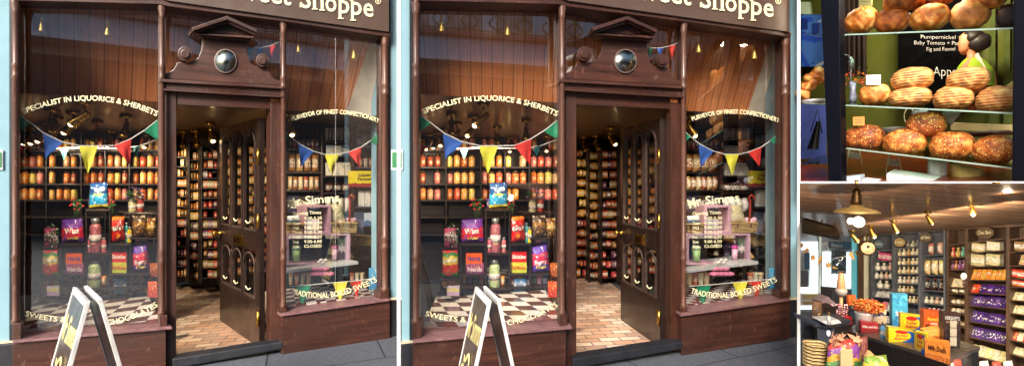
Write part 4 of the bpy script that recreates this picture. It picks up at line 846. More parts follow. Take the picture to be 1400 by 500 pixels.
    bd = thing('sandwich_board', 'white edged brown sandwich board with cream script in front of the ' + W, 'sandwich board', ((A + B) / 2 - Vector((0, 0, A.z))))
    for sgn, hl in ((-1, .2), (1, .2)):
        def Q(u, v, e): # u 0 far..1 near, v 0 top..1 foot, e outward
            dn_ = (p * sgn * hl - Vector((0, 0, A.z))); nrm = r.cross(dn_).normalized(); nrm = nrm if nrm.dot(p * sgn) > 0 else -nrm
            return B + (A - B) * u + p * sgn * .02 + dn_ * v + nrm * e
        a = MB()
        for u0, u1, v0, v1 in ((0, .045, 0, 1), (.955, 1, 0, 1), (.045, .955, 0, .03), (.045, .955, .9, .94)):
            a.prism3([Q(u0, v0, .008), Q(u1, v0, .008), Q(u1, v1, .008), Q(u0, v1, .008)], Q(0, 0, -.008) - Q(0, 0, .008))
        a.build('frame', paint('white_gloss_frame', (214, 210, 204), .4, 0, .16, 14), bd, .002)
        a = MB(); a.prism3([Q(.045, .03, .005), Q(.955, .03, .005), Q(.955, .9, .005), Q(.045, .9, .005)], Q(0, 0, -.004) - Q(0, 0, .005)); pn = a.build('board_face', paint('board_brown', (62, 44, 36), .35, 0, .1, 5, .3), bd)
        a = MB()
        if sgn < 0:
            def wr(s, u0, u1, v, h, sl_=0):
                vs, fs, _ = text2d(s, .015); a.add([Q(u0 + (u1 - u0) * x, v - h * y + sl_ * x, .0065) for x, y in vs], fs)
            wr('Mr Simms', .08, .92, .26, .13, -.03); wr('Olde', .12, .88, .52, .13); wr('Sweet', .1, .9, .7, .13); wr('Shoppe', .08, .92, .87, .13)
            a.tube([Q(.3 + .05 * k, .34 + .03 * math.sin(k * .9), .011) for k in range(9)], [.002 + .004 * math.sin(math.pi * k / 8) for k in range(9)], 6)
            a.build('signwriting', GOLD, bd)
    m0 = A + p * .02 * 1; a = MB(); fz = .4; a.bar(A - p * (.2 * fz + .0) - Vector((0, 0, A.z * fz)), A + p * (.2 * fz) - Vector((0, 0, A.z * fz)), .012, .01); a.build('brass_stay', BRASS, bd)
    return fr
FR1 = shop(0, 'left')
FR2 = shop(547, 'middle')

# white dividing walls between the places, seen end on
def fin(px, y0, y1, wpx, nm='dividing_wall'):
    a, b = ray(px - wpx / 2, 250, y0), ray(px + wpx / 2, 250, y0); c, d = ray(px + wpx / 2 - .3, 250, y1), ray(px - wpx / 2 + .3, 250, y1)
    q_ = [Vector((p.x, p.y, -.05)) for p in (a, b, c, d)]; return tagp(MB().prism3(q_, (0, 0, 3.6)).build(nm, WHITE, None), kind='structure')
fin(545, 3.1, 3.12, 4.4); fin(1092, 3.3, 3.32, 4.4)
for px_, y_ in ((545, 3.122), (1092, 3.322)):  # unseen dark strips added to keep the white dividers out of glass reflections
    a_, b_ = ray(px_ - 2, 250, y_), ray(px_ + 2, 250, y_); q_ = [Vector((p.x, p.y, -.05)) for p in (a_, b_, b_ + Vector((0, .006, 0)), a_ + Vector((0, .006, 0)))]; tagp(MB().prism3(q_, (0, 0, 3.6)).build('reflection_blocker', BLACKB), kind='structure')

# ---------------------------------------------------------------- the building across the street, behind the viewer
def opposite():
    c = Vector((6.2, -8.7, 0)); e = Vector((.91, .41, 0)).normalized(); n = Vector((-e.y, e.x, 0)); rz = math.atan2(e.y, e.x)
    o = thing('building_opposite', 'long building across the street with pale pilasters and gilt cresting on its ledge', 'building', c)
    def bx(mb, x0, x1, z0, z1, d0, d1): m_ = c + e * ((x0 + x1) / 2) + n * ((d0 + d1) / 2); return mb.boxw((m_.x, m_.y, (z0 + z1) / 2), (x1 - x0, d1 - d0, z1 - z0), rz)
    a = MB(); bx(a, -10, 60, 0, 10.5, -3, 0); a.build('brick_wall', paint('brick_brown', (226, 196, 180), .85, 0, .2, 2), o)
    a = MB(); bx(a, -10, 60, 0, 5.3, .01, .4); a.build('dark_shopfronts', paint('opposite_dark', (96, 76, 66), .7), o)
    a = MB(); bx(a, -10, 60, 5.7, 5.85, 0, .9); a.build('stone_ledge', paint('stone_pale', (235, 235, 235), .7), o)
    a = MB(); bx(a, -10, 60, 5.86, 6.6, 0, .6); a.build('grey_band', paint('band_grey', (206, 216, 224), .7), o)
    a = MB(); bx(a, -10, 60, 6.61, 6.75, 0, .85); a.build('red_ledge', paint('ledge_red', (180, 120, 96), .7), o)
    a = MB(); bx(a, -10, 60, 8.9, 9.1, 0, .85); a.build('upper_ledge', paint('stone_pale', (235, 235, 235), .7), o)
    for k in range(35):
        x = -9.6 + k * 1.95; a = MB(); bx(a, x, x + .62, 6.76, 8.88, 0, .08); a.build('pale_pilaster', paint('pilaster_white', (250, 250, 250), .7), o)
    for k in range(66):
        x = -9.5 + k * 1.0; a = MB(); p = c + e * x + n * .75; z = 6.78
        a.tube([p + Vector((0, 0, z)), p + Vector((0, 0, z + .72))], .035, 6)
        for sg in (-1, 1): a.tube([p + e * (sg * .3 * math.sin(i * .52)) + Vector((0, 0, z + .1 + .09 * i)) for i in range(7)], .03, 6)
        a.ball(p + Vector((0, 0, z + .76)), .07, .07, .07, 8, 6); a.tube([p - e * .5 + Vector((0, 0, z + .06)), p + e * .5 + Vector((0, 0, z + .06))], .03, 6)
        a.build('cresting', paint('gilt', (190, 140, 60), .5, .2), o)
opposite()

# ================================================================ the bread window
B3 = Fr(1245, 3.6, (500, -650), (650 * .74, 500 * .74, .15 * 820))
def P3(x, y, t=0): return B3.P(x, y, t)
BW = 'bread window'
NAVY = paint('navy_black_frame', (4, 5, 16), .5, 0, .2, 8, 0)
GREENW = paint('green_wall', (96, 104, 30), .8, 0, .08, 3)
# shell: wall, floor, ceiling of the bakery
def st(mb, nm, m): return tagp(mb.build(nm, m), kind='structure')
a = MB().add([P3(1094, -30, 1.5), P3(1560, -30, 1.5), P3(1560, 236, 1.5), P3(1094, 236, 1.5)], [[0, 1, 2, 3]]); st(a, 'green_back_wall', GREENW)
rw = boards('red_floor_boards', (96, 30, 16), (156, 62, 34), (1, .1), .11, .25)
a = MB().add([P3(1094, 251.5, .1), P3(1560, 251.5, .1), P3(1560, 205, 1.5), P3(1094, 205, 1.5)], [[0, 1, 2, 3]]); st(a, 'bakery_floor', rw)
a = MB(); a.prism(B3, [(1250, -20), (1340, -20), (1340, 160), (1250, 160)], 1.4, 1.42)
STRIPE = paint('green_stripe', (84, 98, 34), .8)
for x in (1352, 1372, 1394): tagp(MB().prism(B3, [(x, -20), (x + 9, -20), (x + 9, 200), (x, 200)], 1.46, 1.48).build('wall_stripe', STRIPE), kind='structure')
o = thing('dark_curtain', 'dark brown pleated curtain hanging beside the left post of the bread window', 'curtain', P3(1165, 120, .9)); a = MB()
a.grid(lambda u, v: P3(1142 + 43 * u, -20 + 125 * v, 1.0 + .03 * math.sin(u * 40)), 60, 3); a.build('cloth', paint('brown_curtain', (40, 24, 18), .9), o)
# chalkboard
o = thing('chalkboard', 'large black chalkboard with white handwriting behind the middle loaves', 'chalkboard', P3(1275, 150, 1.3))
a = MB(); a.prism(B3, [(1228, -20), (1328, -20), (1328, 150), (1228, 150)], 1.25, 1.28); a.build('slate', paint('slate_black', (4, 4, 6), .8, 0, .4, 5), o)
CHK = paint('chalk', (226, 226, 222), .9, 0, .2, 60)
for s, p0, p1, h in (('Pumpernickel + Rye', (1259, 53), (1330, 54), 5.2), ('Baby Tomato + Parmesan', (1250, 61), (1331, 62), 5.2), ('Fig and Fennel', (1267, 70), (1306, 69.5), 5.2), ('Bon', (1246, 101), (1272, 101), 9.5), ('Appetit', (1276, 104), (1322, 104), 13)):
    a = line_text(MB(), B3, s, p0, p1, h, 1.245, -.012); a.build("chalk_writing", CHK, o)
# frame posts
bpy.data.materials['slate_black'].node_tree.nodes['Principled BSDF'].inputs['Specular IOR Level'].default_value = .05
o = thing('bread_window_frame', 'glossy navy black frame with three glass shelves holding loaves', 'window frame', P3(1245, 250, 0))
def q4(mb, pts, t0, t1): return mb.prism(B3, pts, t0, t1)
q4(MB(), [(1121, -20), (1147, -20), (1151, 252), (1133, 252)], -.02, .1).build('post', NAVY, o, .006)
q4(MB(), [(1385.5, -20), (1560, -20), (1560, 252), (1383.5, 252)], -.02, .1).build('post', NAVY, o, .006)
SG = glass('shelf_glass', (196, 222, 206), 1.3, 1.5); EDGE = paint('glass_edge', (150, 176, 160), .15, 0, .1, 20, .5)
def gshelf(xl, yl, xr, yr, dep=.42):
    # the front corners, the back corners straight behind them
    A_, B_ = P3(xl, yl, .13), P3(xr, yr, .13); d = B3.e2 * dep
    a = MB().prism3([A_, B_, B_ + d, A_ + d], (0, 0, -.008)); s_ = a.build('glass_shelf', SG, o)
    MB().bar(A_ + Vector((0, 0, -.004)), B_ + Vector((0, 0, -.004)), .007, .0105).build('shelf_edge', EDGE, s_)
gshelf(1137, 48, 1391, 38); gshelf(1137, 142.5, 1391, 154.5); gshelf(1141, 200, 1391, 230)
q4(MB(), [(1094, -75), (1560, -75), (1560, -20.5), (1094, -20.5)], -.02, .1).build('head_fascia', NAVY, o, .004)
a = MB(); a.prism3([P3(1094, -60, .1), P3(1560, -60, .1), P3(1560, -60, 1.5), P3(1094, -60, 1.5)], (0, 0, .03)); st(a, 'bakery_ceiling', paint('bakery_ceiling_dark', (60, 50, 40), .8)); NAVY.node_tree.nodes['Principled BSDF'].inputs['Specular IOR Level'].default_value = .08
a = MB().add([P3(1094.4, -75, .12), P3(1094.4, -75, 1.48), P3(1094.4, 251, 1.48), P3(1094.4, 251, .12)], [[0, 1, 2, 3]]); st(a, 'bakery_side_wall', paint('bakery_side_dark', (40, 44, 60), .8))
# loaves
def loaf(kind, lab_, x0, y0, x1, y1, t, m, tilt=0, seed=1, flat=.55, g_=None):
    c = P3((x0 + x1) / 2, (y0 + y1) / 2, t); k = (c - Vector((0, 0, 1.45))).dot(Vector((0, 1, 0))) / F
    rx = (P3(x1, (y0 + y1) / 2, t) - P3(x0, (y0 + y1) / 2, t)).length / 2; rz = (y1 - y0) / 2 * k * 1.1
    rnd = random.Random(seed); ph = [rnd.uniform(0, 6.28) for _ in range(6)]
    def fn(d):
        w_ = 1 + .022 * math.sin(5 * d.x + ph[0]) + .02 * math.sin(6 * d.y + 4 * d.z + ph[1]) + .014 * math.sin(13 * d.x + 9 * d.z + ph[2])
        if kind == 'cob': w_ += -.05 * math.exp(-((d.x * .8 + d.y * .3 - .1) / .09) ** 2) * max(0, d.z) + .03 * math.exp(-((d.x * .8 + d.y * .3 + .06) / .07) ** 2) * max(0, d.z)
        if d.z < 0: w_ *= 1 - .1 * (-d.z) ** 2
        return w_ * (abs(d.x) ** 2.6 + abs(d.y) ** 2.3 + abs(d.z) ** 2.3) ** (-1 / 2.45)
    R_ = Matrix.Rotation(B3.rz, 3, 'Z') @ Matrix.Rotation(math.radians(tilt), 3, 'Y')
    a = MB().ball(c, rx, rx * .86, rz, 48, 32, R_, fn)
    for i, v in enumerate(a.v): # flatten the base
        zb = c.z - rz * .86
        if v.z < zb and not tilt: v.z = zb + (v.z - zb) * .15
    ob = a.build('loaf', m); tagp(ob, lab_, 'loaf of bread', g_ or 'round loaves on the glass shelves'); return ob
CR1 = crust('crust_smooth', (196, 108, 30), (250, 204, 118)); CR2 = crust('crust_dark', (164, 84, 26), (222, 146, 66)); CRB = crust('crust_ringed', (190, 104, 28), (248, 200, 112), 0, 15)
CRS = crust('crust_seeded', (180, 92, 26), (238, 170, 84), .5); CRD = crust('crust_black', (50, 28, 20), (84, 50, 34)); CRSD = crust('crust_seeded_red', (150, 72, 26), (204, 116, 50), .45)
loaf('cob', 'smooth golden loaf split on top under the price card, top shelf', 1156, 13, 1199, 46, .3, CR1, 0, 1)
loaf('cob', 'brown round loaf second from left on the top shelf', 1197, 12, 1243, 45, .32, CR2, 0, 2)
loaf('cob', 'cracked golden loaf in the middle of the top shelf', 1244, 8, 1298, 42, .3, CR1, 0, 3)
loaf('cob', 'mottled brown egg shaped loaf right of the middle, top shelf', 1299, 2, 1353, 41, .3, crust('crust_mottled', (184, 112, 48), (226, 164, 88)), 0, 4)
loaf('cob', 'almost black loaf at the right end of the top shelf', 1361, 8, 1396, 39, .3, CRD, 0, 5)
loaf('cob', 'orange brown loaf stacked on the top shelf left pair', 1209, -14, 1265, 16, .3, CR2, 0, 6)
loaf('cob', 'dark loaf behind the stacked top pair near the middle', 1264, -12, 1304, 9, .4, crust('crust_umber', (110, 50, 24), (150, 80, 40)), 0, 7)
loaf('cob', 'light brown loaf stacked at the top right corner', 1336, -16, 1377, 13, .3, CR1, 0, 8)
loaf('ring', 'folded golden loaf behind the left price card, middle shelf', 1174, 116, 1218, 144, .3, CR1, 0, 9)
loaf('ring', 'ringed loaf under another, middle shelf left stack', 1215, 121, 1273, 147, .3, CRB, 0, 10)
loaf('ring', 'ringed loaf on top of the left stack, middle shelf', 1218, 94, 1275, 124, .3, CRB, 0, 11)
loaf('ring', 'pale flour dusted loaf under the right stack, middle shelf', 1275, 119, 1331, 150, .3, CRB, 0, 12)
loaf('ring', 'ringed loaf at the right end of the middle shelf', 1333, 120, 1390, 153.5, .3, CRB, 0, 13)
loaf('ring', 'broad ringed loaf on top of the right stack, middle shelf', 1294, 94, 1354, 124, .3, CRB, 0, 14)
loaf('seed', 'seeded loaf at the left end of the bottom shelf', 1155, 172.5, 1209, 206, .32, CRSD, 0, 15)
loaf('seed', 'seeded loaf under the stacked one, bottom shelf', 1207, 178, 1266, 213, .3, CRS, 0, 16)
loaf('seed', 'seeded loaf right of the stack on the bottom shelf', 1269, 182, 1331, 217.5, .3, CRS, 0, 17)
loaf('seed', 'white seeded loaf at the right end of the bottom shelf', 1328, 187, 1392, 223.5, .3, CRS, 0, 18)
loaf('seed', 'dark red seeded loaf stacked on the bottom shelf pair', 1238, 155, 1293, 189, .34, CRSD, 0, 19)
# price cards
def pcard(lab_, x0, y0, x1, y1, t, c, foot):
    o = thing('price_card', lab_, 'price card', P3((x0 + x1) / 2, foot, t)); q4(MB(), [(x0, y0 + 1), (x1, y0), (x1 - .3, y1), (x0 + .2, y1)], t, t + .006).build('card', paint('card_%d' % c[2], c, .7, 0, .04), o)
    MB().tube([P3((x0 + x1) / 2, y1 - 1, t + .01), P3((x0 + x1) / 2, foot, t + .01)], .004, 6).build('pin', BRASS, o)
    for k in range(2):
        pts = [P3(x0 + 3 + (x1 - x0 - 6) * i / 12, y0 + (y1 - y0) * (.35 + .3 * k) + .8 * math.sin(i * 2.3 + k), t - .003) for i in range(13)]; MB().tube(pts, .0016, 4).build('handwriting', paint('ink_grey', (110, 110, 120), .8), o)
pcard('cream price card above the top left loaf', 1174, -10, 1192.5, 9, .2, (232, 226, 150), 14); pcard('white price card before the flowers', 1184, 102, 1204, 116, .2, (236, 238, 236), 119); pcard('orange price card above the bottom left loaf', 1166, 159, 1182, 171.5, .2, (222, 150, 70), 176)
# flowers in a grey vase
o = thing('flower_vase', 'glass vase with red and orange flowers at the left of the middle shelf', 'vase of flowers', P3(1166, 141, .38))
MB().lathepx(B3, 1166, .4, [(4, 140), (5, 134), (3.4, 124), (4.6, 112)]).build('vase', paint('grey_vase', (130, 134, 150), .2, 0, .3, 20, .5), o); rnd = random.Random(5)
lf = MB(); fl1 = MB(); fl2 = MB()
for i in range(150):
    cx_ = rnd.gauss(1178, 9); cy_ = rnd.gauss(108, 7) 
    if i % 4 == 0: cx_, cy_ = rnd.gauss(1158, 4), rnd.gauss(112, 12)
    c = P3(cx_, cy_, rnd.uniform(.36, .5)); d = Vector((rnd.uniform(-1, 1), rnd.uniform(-1, 1), rnd.uniform(-.4, 1))).normalized(); s_ = d.orthogonal().normalized(); L_ = rnd.uniform(.012, .026)
    tg = lf if i % 3 == 0 else (fl1 if (cx_ < 1185 and i % 3 == 1) else fl2); tg.add([c - d * L_ * .5, c + s_ * L_ * .4, c + d * L_, c - s_ * L_ * .4], [[0, 1, 2, 3]])
lf.build('leaves', paint('dark_leaf', (36, 44, 30), .6), o); fl1.build('red_flowers', paint('petal_red', (190, 52, 24), .5, 0, .3, 30), o); fl2.build('orange_flowers', paint('petal_orange', (230, 120, 24), .5, 0, .3, 30), o)
o = thing('desk_lamp', 'slim grey lamp with curved arm behind the flowers', 'lamp', P3(1160, 141, .5))
MB().tube([P3(1163 + (x), y, .52) for x, y in ((0, 138), (0, 105), (1, 92), (0, 82), (-3, 76), (-8, 75), (-9, 79))], .007, 8).build('arm', paint('grey_metal', (150, 156, 166), .3, .6), o); MB().lathepx(B3, 1164, .52, [(3, 94), (4.2, 86), (2, 78)]).build('lamp_head', paint('grey_metal', (150, 156, 166), .3, .6), o)
# left pane: things outside the post
o = thing('plaited_loaf', 'big golden plaited loaf on a plate left of the navy post', 'loaf of bread', P3(1106, 140, .4)); a = MB()
for k in range(14):
    u = k / 13; a.ball(P3(1097 + 25 * u + random.uniform(-2, 2), 128 - 28 * math.sin(u * 1.7) + 4 * (k % 3), .32 + .03 * (k % 2)), .065, .06, .045, 16, 12, Matrix.Rotation(.6 * k, 3, 'Y'))
a.build('plait', CR1, o)
o2 = MB().lathepx(B3, 1112, .35, [(11, 141.5), (17, 137.5), (16, 137.6)], 28); tagp(o2.build('serving_plate', paint('white_china', (224, 222, 220), .2)), 'white plate under the plaited loaf', 'plate')
a = MB(); A_, B_ = P3(1094, 141, .13), P3(1130, 143, .13); a.prism3([A_, B_, B_ + B3.e2 * .4, A_ + B3.e2 * .4], (0, 0, -.008)); tagp(a.build('side_glass_shelf', SG), 'short glass shelf carrying the plaited loaf left of the post', 'shelf')
a = MB(); A_, B_ = P3(1094, 46, .13), P3(1127, 50, .13); a.prism3([A_, B_, B_ + B3.e2 * .4, A_ + B3.e2 * .4], (0, 0, -.006)); tagp(a.build('side_glass_shelf', SG), 'short empty glass shelf high up left of the post', 'shelf')
a = MB(); A_, B_ = P3(1094, 224, .13), P3(1131, 224, .13); a.prism3([A_, B_, B_ + B3.e2 * .5, A_ + B3.e2 * .5], (0, 0, -.006)); tagp(a.build('side_glass_shelf', SG), 'low short glass shelf left of the post', 'shelf')
cb = NT('street_blue'); v_ = cb.coord(); f_ = cb.noise(v_, 5, 2, .5); cb.col(cb.ramp(f_, [(.3, lin((40, 80, 200))), (.45, lin((70, 120, 210))), (.6, lin((196, 214, 226))), (.75, lin((60, 80, 170)))], 'CONSTANT')); cb.set(.4)
bp = thing('parked_van', 'bright blue and white van standing outside behind the left pane', 'van', P3(1108, 90, 1.3)); q4(MB(), [(1094, 20), (1142, 20), (1142, 92), (1094, 92)], 1.3, 1.38).build('van_side', cb.m, bp, .02); q4(MB(), [(1094, 3), (1106, 3), (1108, 19.5), (1094, 19.5)], 1.3, 1.36).build('windscreen', paint('pale_glazing', (190, 214, 190), .3), bp)
for x, y, w_ in ((1096, 34, 8), (1111, 40, 9)): q4(MB(), [(x, y - 8), (x + w_, y - 8), (x + w_, y + 6), (x, y + 6)], 1.28, 1.2995).build('window', paint('van_window', (34, 60, 150), .15, 0, .2, 9, .5), bp)
a = MB().grid(lambda u, v: P3(1094 + 36 * u, 142 + 75 * v, .9 - .5 * v * .1), 6, 6); o = a.build('blue_cloth', paint('royal_blue_cloth', (74, 84, 170), .6, 0, .15, 4)); tagp(o, 'blue sheet hanging below the plate left of the post', 'cloth')
bg = thing('black_bag', 'black handbag hanging before the blue sheet', 'bag', P3(1110, 205, .6)); MB().grid(lambda u, v: P3(1103 + 13 * v + (16 - 10 * v) * u, 204 - 38 * v, .6 - .04 * math.sin(3.14 * u)), 8, 8).build('bag_body', paint('black_leather', (18, 16, 20), .4), bg); MB().tube([P3(1108, 180, .6), P3(1118, 150, .6), P3(1124, 182, .6)], .006, 6).build('strap', paint('black_leather', (18, 16, 20), .4), bg)
# lower things: plate stands, menu cards, paper bags, white boxes
PL = paint('white_china', (224, 222, 220), .2)
pt = MB().lathepx(B3, 1222, .55, [(10, 183), (18, 176), (19, 175), (17, 175.4)], 30); tagp(pt.build('rimmed_plate', PL), 'white patterned plate behind the bottom shelf loaves', 'plate')
def chair(lab_, cx_, y0, t):
    o = thing('wire_stand', lab_, 'wire stand', P3(cx_, y0, t)); m = paint('cream_wire', (222, 200, 160), .4)
    for dx in (-9, 9): MB().tube([P3(cx_ + dx * 1.25, y0, t), P3(cx_ + dx * .5, y0 - 32, t)], .005, 6).build('leg', m, o)
    q4(MB(), [(cx_ - 9, y0 - 20), (cx_ + 8, y0 - 16), (cx_ + 7, y0 - 8), (cx_ - 10, y0 - 11)], t, t + .004).build('pattern_card', uvless, o)
ul = NT('fretwork_card'); v_ = ul.coord('Object', (60, 60, 60)); vo = ul.n('ShaderNodeTexVoronoi'); ul.l(v_, vo.inputs['Vector']); ul.col(ul.mix(ul.math('GREATER_THAN', vo.outputs['Distance'], .48), lin((226, 214, 186)), lin((30, 26, 24)))); uvless = ul.m
chair('cream wire stand with fretwork card below the bottom shelf, nearer the middle', 1222, 236, .6); chair('cream wire stand with fretwork card at the left below the bottom shelf', 1168, 226, .7)
hg = MB()
for sg in (-1, 1): hg.tube([P3(1243 + sg * (1.2 + 6 * abs(math.sin(i * .6))), 146 + i * 5.0, .8) for i in range(6)], .004, 6)
tagp(hg.build('wire_easel', paint('cream_wire', (222, 200, 160), .4)), 'curly cream wire easel behind the stacked seeded loaf', 'easel')
KR = paint('kraft_paper', (196, 156, 96), .8, 0, .12, 9, 0, .5); WP = paint('white_paper_bag', (214, 214, 216), .7, 0, .1, 9, 0, .5)
def pbag(lab_, quad, t, m, dep=.06): f, g_ = pillow(B3, quad, t, dep); a = MB(); a.grid(f, 8, 8); a.grid(g_, 8, 8); tagp(a.build('paper_bag', m, weld=True), lab_, 'paper bag')
pbag('white paper bag standing below the bottom shelf', [(1268, 216), (1296, 218), (1294, 246), (1267, 244)], .5, WP); pbag('brown folded paper bag below the bottom shelf', [(1298, 220), (1345, 232), (1340, 258), (1302, 256)], .45, KR)
pbag('pale paper bag with striped fold behind the shelves at centre right', [(1288, 152), (1316, 152), (1300, 172), (1290, 166)], .5, WP, .02); pbag('white bag with green print behind the stacked seeded loaf', [(1246, 152), (1270, 148), (1264, 172), (1246, 170)], .6, uvpack('wbag', [(0, (220, 220, 224)), (.5, (200, 190, 214))], .2, 4, spots=[((120, 60, 150), 5, .7)]), .02)
pbag('tan paper bag peeking in at the right edge of the middle shelf', [(1374, 118), (1392, 106), (1392, 132), (1378, 126)], .5, KR, .03)
def wbox(lab_, pts, t, d, m): a = MB().prism3([P3(x, y, t) for x, y in pts], B3.e2 * d); tagp(a.build('white_box', m, bevel=.003), lab_, 'box')
wbox('long white box with wooden edge below the bread', [(1212, 237), (1300, 250), (1300, 262), (1212, 262)], .25, .2, paint('white_card', (232, 230, 226), .6)); wbox('small white and blue box at the bottom left', [(1150, 244), (1176, 241), (1176, 262), (1150, 262)], .25, .12, paint('pale_blue_card', (206, 220, 236), .6)); wbox('flat white booklet with green mark at the bottom left', [(1178, 246), (1203, 249), (1203, 262), (1178, 262)], .2, .12, paint('white_card', (232, 230, 226), .6))
tn = thing('side_table', 'round dark table with cream runner in the bakery behind the loaves', 'table', P3(1345, 215, 1.2)); MB().lathepx(B3, 1350, 1.2, [(3, 206), (3, 186), (34, 185), (34, 181)], 26).build('table_top', paint('table_dark', (60, 44, 26), .4), tn); q4(MB(), [(1300, 168), (1396, 172), (1396, 180), (1300, 178)], 1.1, 1.14).build('runner', paint('runner_cream', (196, 176, 120), .8), tn)
# ---- the person behind the shelves
def person():
    t = 1.0; o = thing('person', 'person with dark tied back hair in a lime top and pale apron looking left', 'person', P3(1335, 106, t))
    k = P3(1330, 60, t).y / F; U = B3.e1; Wd = Vector((B3.e2.x, B3.e2.y, 0)).normalized()
    skin = paint('skin_tone', (206, 128, 88), .5, 0, .06, 5)
    def pt(x, y, d=0): return P3(x, y, t) + Wd * (d * k)
    # head, neck and shoulders as one skinned surface
    me = bpy.data.meshes.new('body'); js = [(pt(1334, 130), 24), (pt(1336, 105), 22), (pt(1332, 86), 16), (pt(1329, 79), 9), (pt(1327, 70), 7.2), (pt(1325, 62), 11.5), (pt(1324, 54), 13.5), (pt(1326, 47), 11), (pt(1318, 100, -14), 8), (pt(1310, 120, -14), 7), (pt(1352, 96, 14), 8), (pt(1356, 122, 12), 7)]
    ed = [(0, 1), (1, 2), (2, 3), (3, 4), (4, 5), (5, 6), (6, 7), (2, 8), (8, 9), (2, 10), (10, 11)]; org = WL[o.name]
    me.from_pydata([p - org for p, _ in js], ed, []); b = bpy.data.objects.new('body', me); link(b); b.parent = o; WL[b.name] = org
    sk = b.modifiers.new('skin', 'SKIN'); sk.use_smooth_shade = True
    for v, (_, r) in zip(me.skin_vertices[0].data, js): v.radius = (r * k * .62, r * k * .62)
    me.skin_vertices[0].data[0].use_root = True; b.modifiers.new('sub', 'SUBSURF').levels = 2; b.modifiers['sub'].render_levels = 2; me.materials.append(skin)
    # face in profile, turned to the left: built from a smooth outline
    prof = [(1327, 43), (1318, 45), (1312.5, 50), (1311.5, 54), (1311.8, 56.5), (1309.2, 61.5), (1308.8, 63), (1311, 64.5), (1310.3, 66.5), (1311.3, 67.6), (1310.6, 69), (1311.8, 71), (1313, 74), (1317, 75.6), (1322, 73.5), (1328, 68), (1333, 60), (1333, 48)]
    a = MB(); n = len(prof); cx_ = sum(p[0] for p in prof) / n; cy_ = sum(p[1] for p in prof) / n; lay = []
    for wv, s_ in ((-7.2, .55), (-6, .8), (-3.6, .94), (-1.4, .99), (0, 1), (1.4, .99), (3.6, .94), (6, .8), (7.2, .55)): lay.append([pt(cx_ + (x - cx_) * s_, cy_ + (y - cy_) * s_, wv) for x, y in prof])
    vs = [p for l_ in lay for p in l_]; m_ = len(lay); a.add(vs, [[j * n + i, j * n + (i + 1) % n, (j + 1) * n + (i + 1) % n, (j + 1) * n + i] for j in range(m_ - 1) for i in range(n)] + [list(range(n)), [(m_ - 1) * n + i for i in range(n - 1, -1, -1)]], smooth=True)
    a.build('face', skin, o)
    MB().ball(pt(1325.5, 61, -8), 1.6 * k, .8 * k, 3 * k, 12, 8).build('ear', skin, o); MB().ball(pt(1314.4, 58, -5.6), 1.3 * k, .6 * k, .6 * k, 8, 6).build('eye', paint('eye_dark', (30, 18, 14), .2), o)
    MB().tube([pt(1312.5, 55.2, -5.4), pt(1315, 54.4, -6), pt(1317.5, 55.2, -6)], .35 * k, 5).build('eyebrow', paint('hair_dark', (28, 16, 12), .5, 0, .3, 30), o); MB().tube([pt(1310.8, 68, -1.5), pt(1312, 68.1, -3), pt(1313.6, 68.2, -4)], .4 * k, 5).build('lips', paint('lip', (160, 66, 56), .5), o)
    H = paint('hair_dark', (28, 16, 12), .5, 0, .3, 30); a = MB(); a.ball(pt(1329, 52, 0), 12.5 * k, 10 * k, 11 * k, 24, 16, Matrix.Rotation(B3.rz, 3, 'Z'), lambda d: 1 if d.x > -.35 or d.z > .45 else .72)
    a.ball(pt(1337, 58, 0), 14 * k, 9 * k, 13 * k, 20, 14, Matrix.Rotation(B3.rz, 3, 'Z') @ Matrix.Rotation(.5, 3, 'Y'), lambda d: 1 + .04 * math.sin(9 * d.x + 5 * d.z)); a.build('hair', H, o)
    def tor(u, v): # shirt: torso shell
        an = 6.2832 * u; y = 78 + 40 * v; r = (6 + 20 * min(1, v * 2.2) ** .6); return pt(1332 + r * math.cos(an) * 1.0 + 3 * v, y, r * .62 * math.sin(an))
    a = MB().grid(tor, 28, 12); a.build('lime_top', paint('lime_cloth', (150, 186, 30), .8, 0, .1, 12), o)
    a = MB().grid(lambda u, v: pt(1334 + 18 * v + 4 * u * (1 - .2 * v), 77 + 30 * v - 4 * u, -7 - 10 * v + 2 * u), 6, 12); a.grid(lambda u, v: pt(1334 + 18 * v + 4 * u * (1 - .2 * v), 77.6 + 30 * v - 4 * u, -6.5 - 10 * v + 2 * u), 6, 12); a.build('apron_strap', paint('apron_white', (222, 208, 190), .8, 0, .1, 30), o)
person()
def lamp(nm, loc, en, col, size=.05):
    ld = bpy.data.lights.new(nm, 'POINT'); ld.energy = en; ld.color = col; ld.shadow_soft_size = size; lo = bpy.data.objects.new(nm, ld); link(lo); lo.location = loc; return lo
lamp('bakery_lamp', P3(1250, -50, .22), 30, (1, .86, .62), .12); lamp('bakery_lamp', P3(1288, -15, .5), 18, (1, .86, .6), .1); lamp('bakery_lamp', P3(1135, -20, .5), 6, (1, .86, .6), .1)
# slab between the bread window and the sweet shop room, and the pier's end
a = MB(); y0_, y1_ = 2.2, 2.5
c4 = [ray(1090, 250, y0_), ray(1560, 250, y0_), ray(1560, 250, y1_), ray(1090, 250, y1_)]
z0_ = 1.45 - 2.0 / F * y0_; a = MB().prism3([Vector((p.x, p.y, z0_)) for p in c4], (0, 0, 4 / F * y0_)); tagp(a.build('dividing_slab', WHITE), kind='structure')

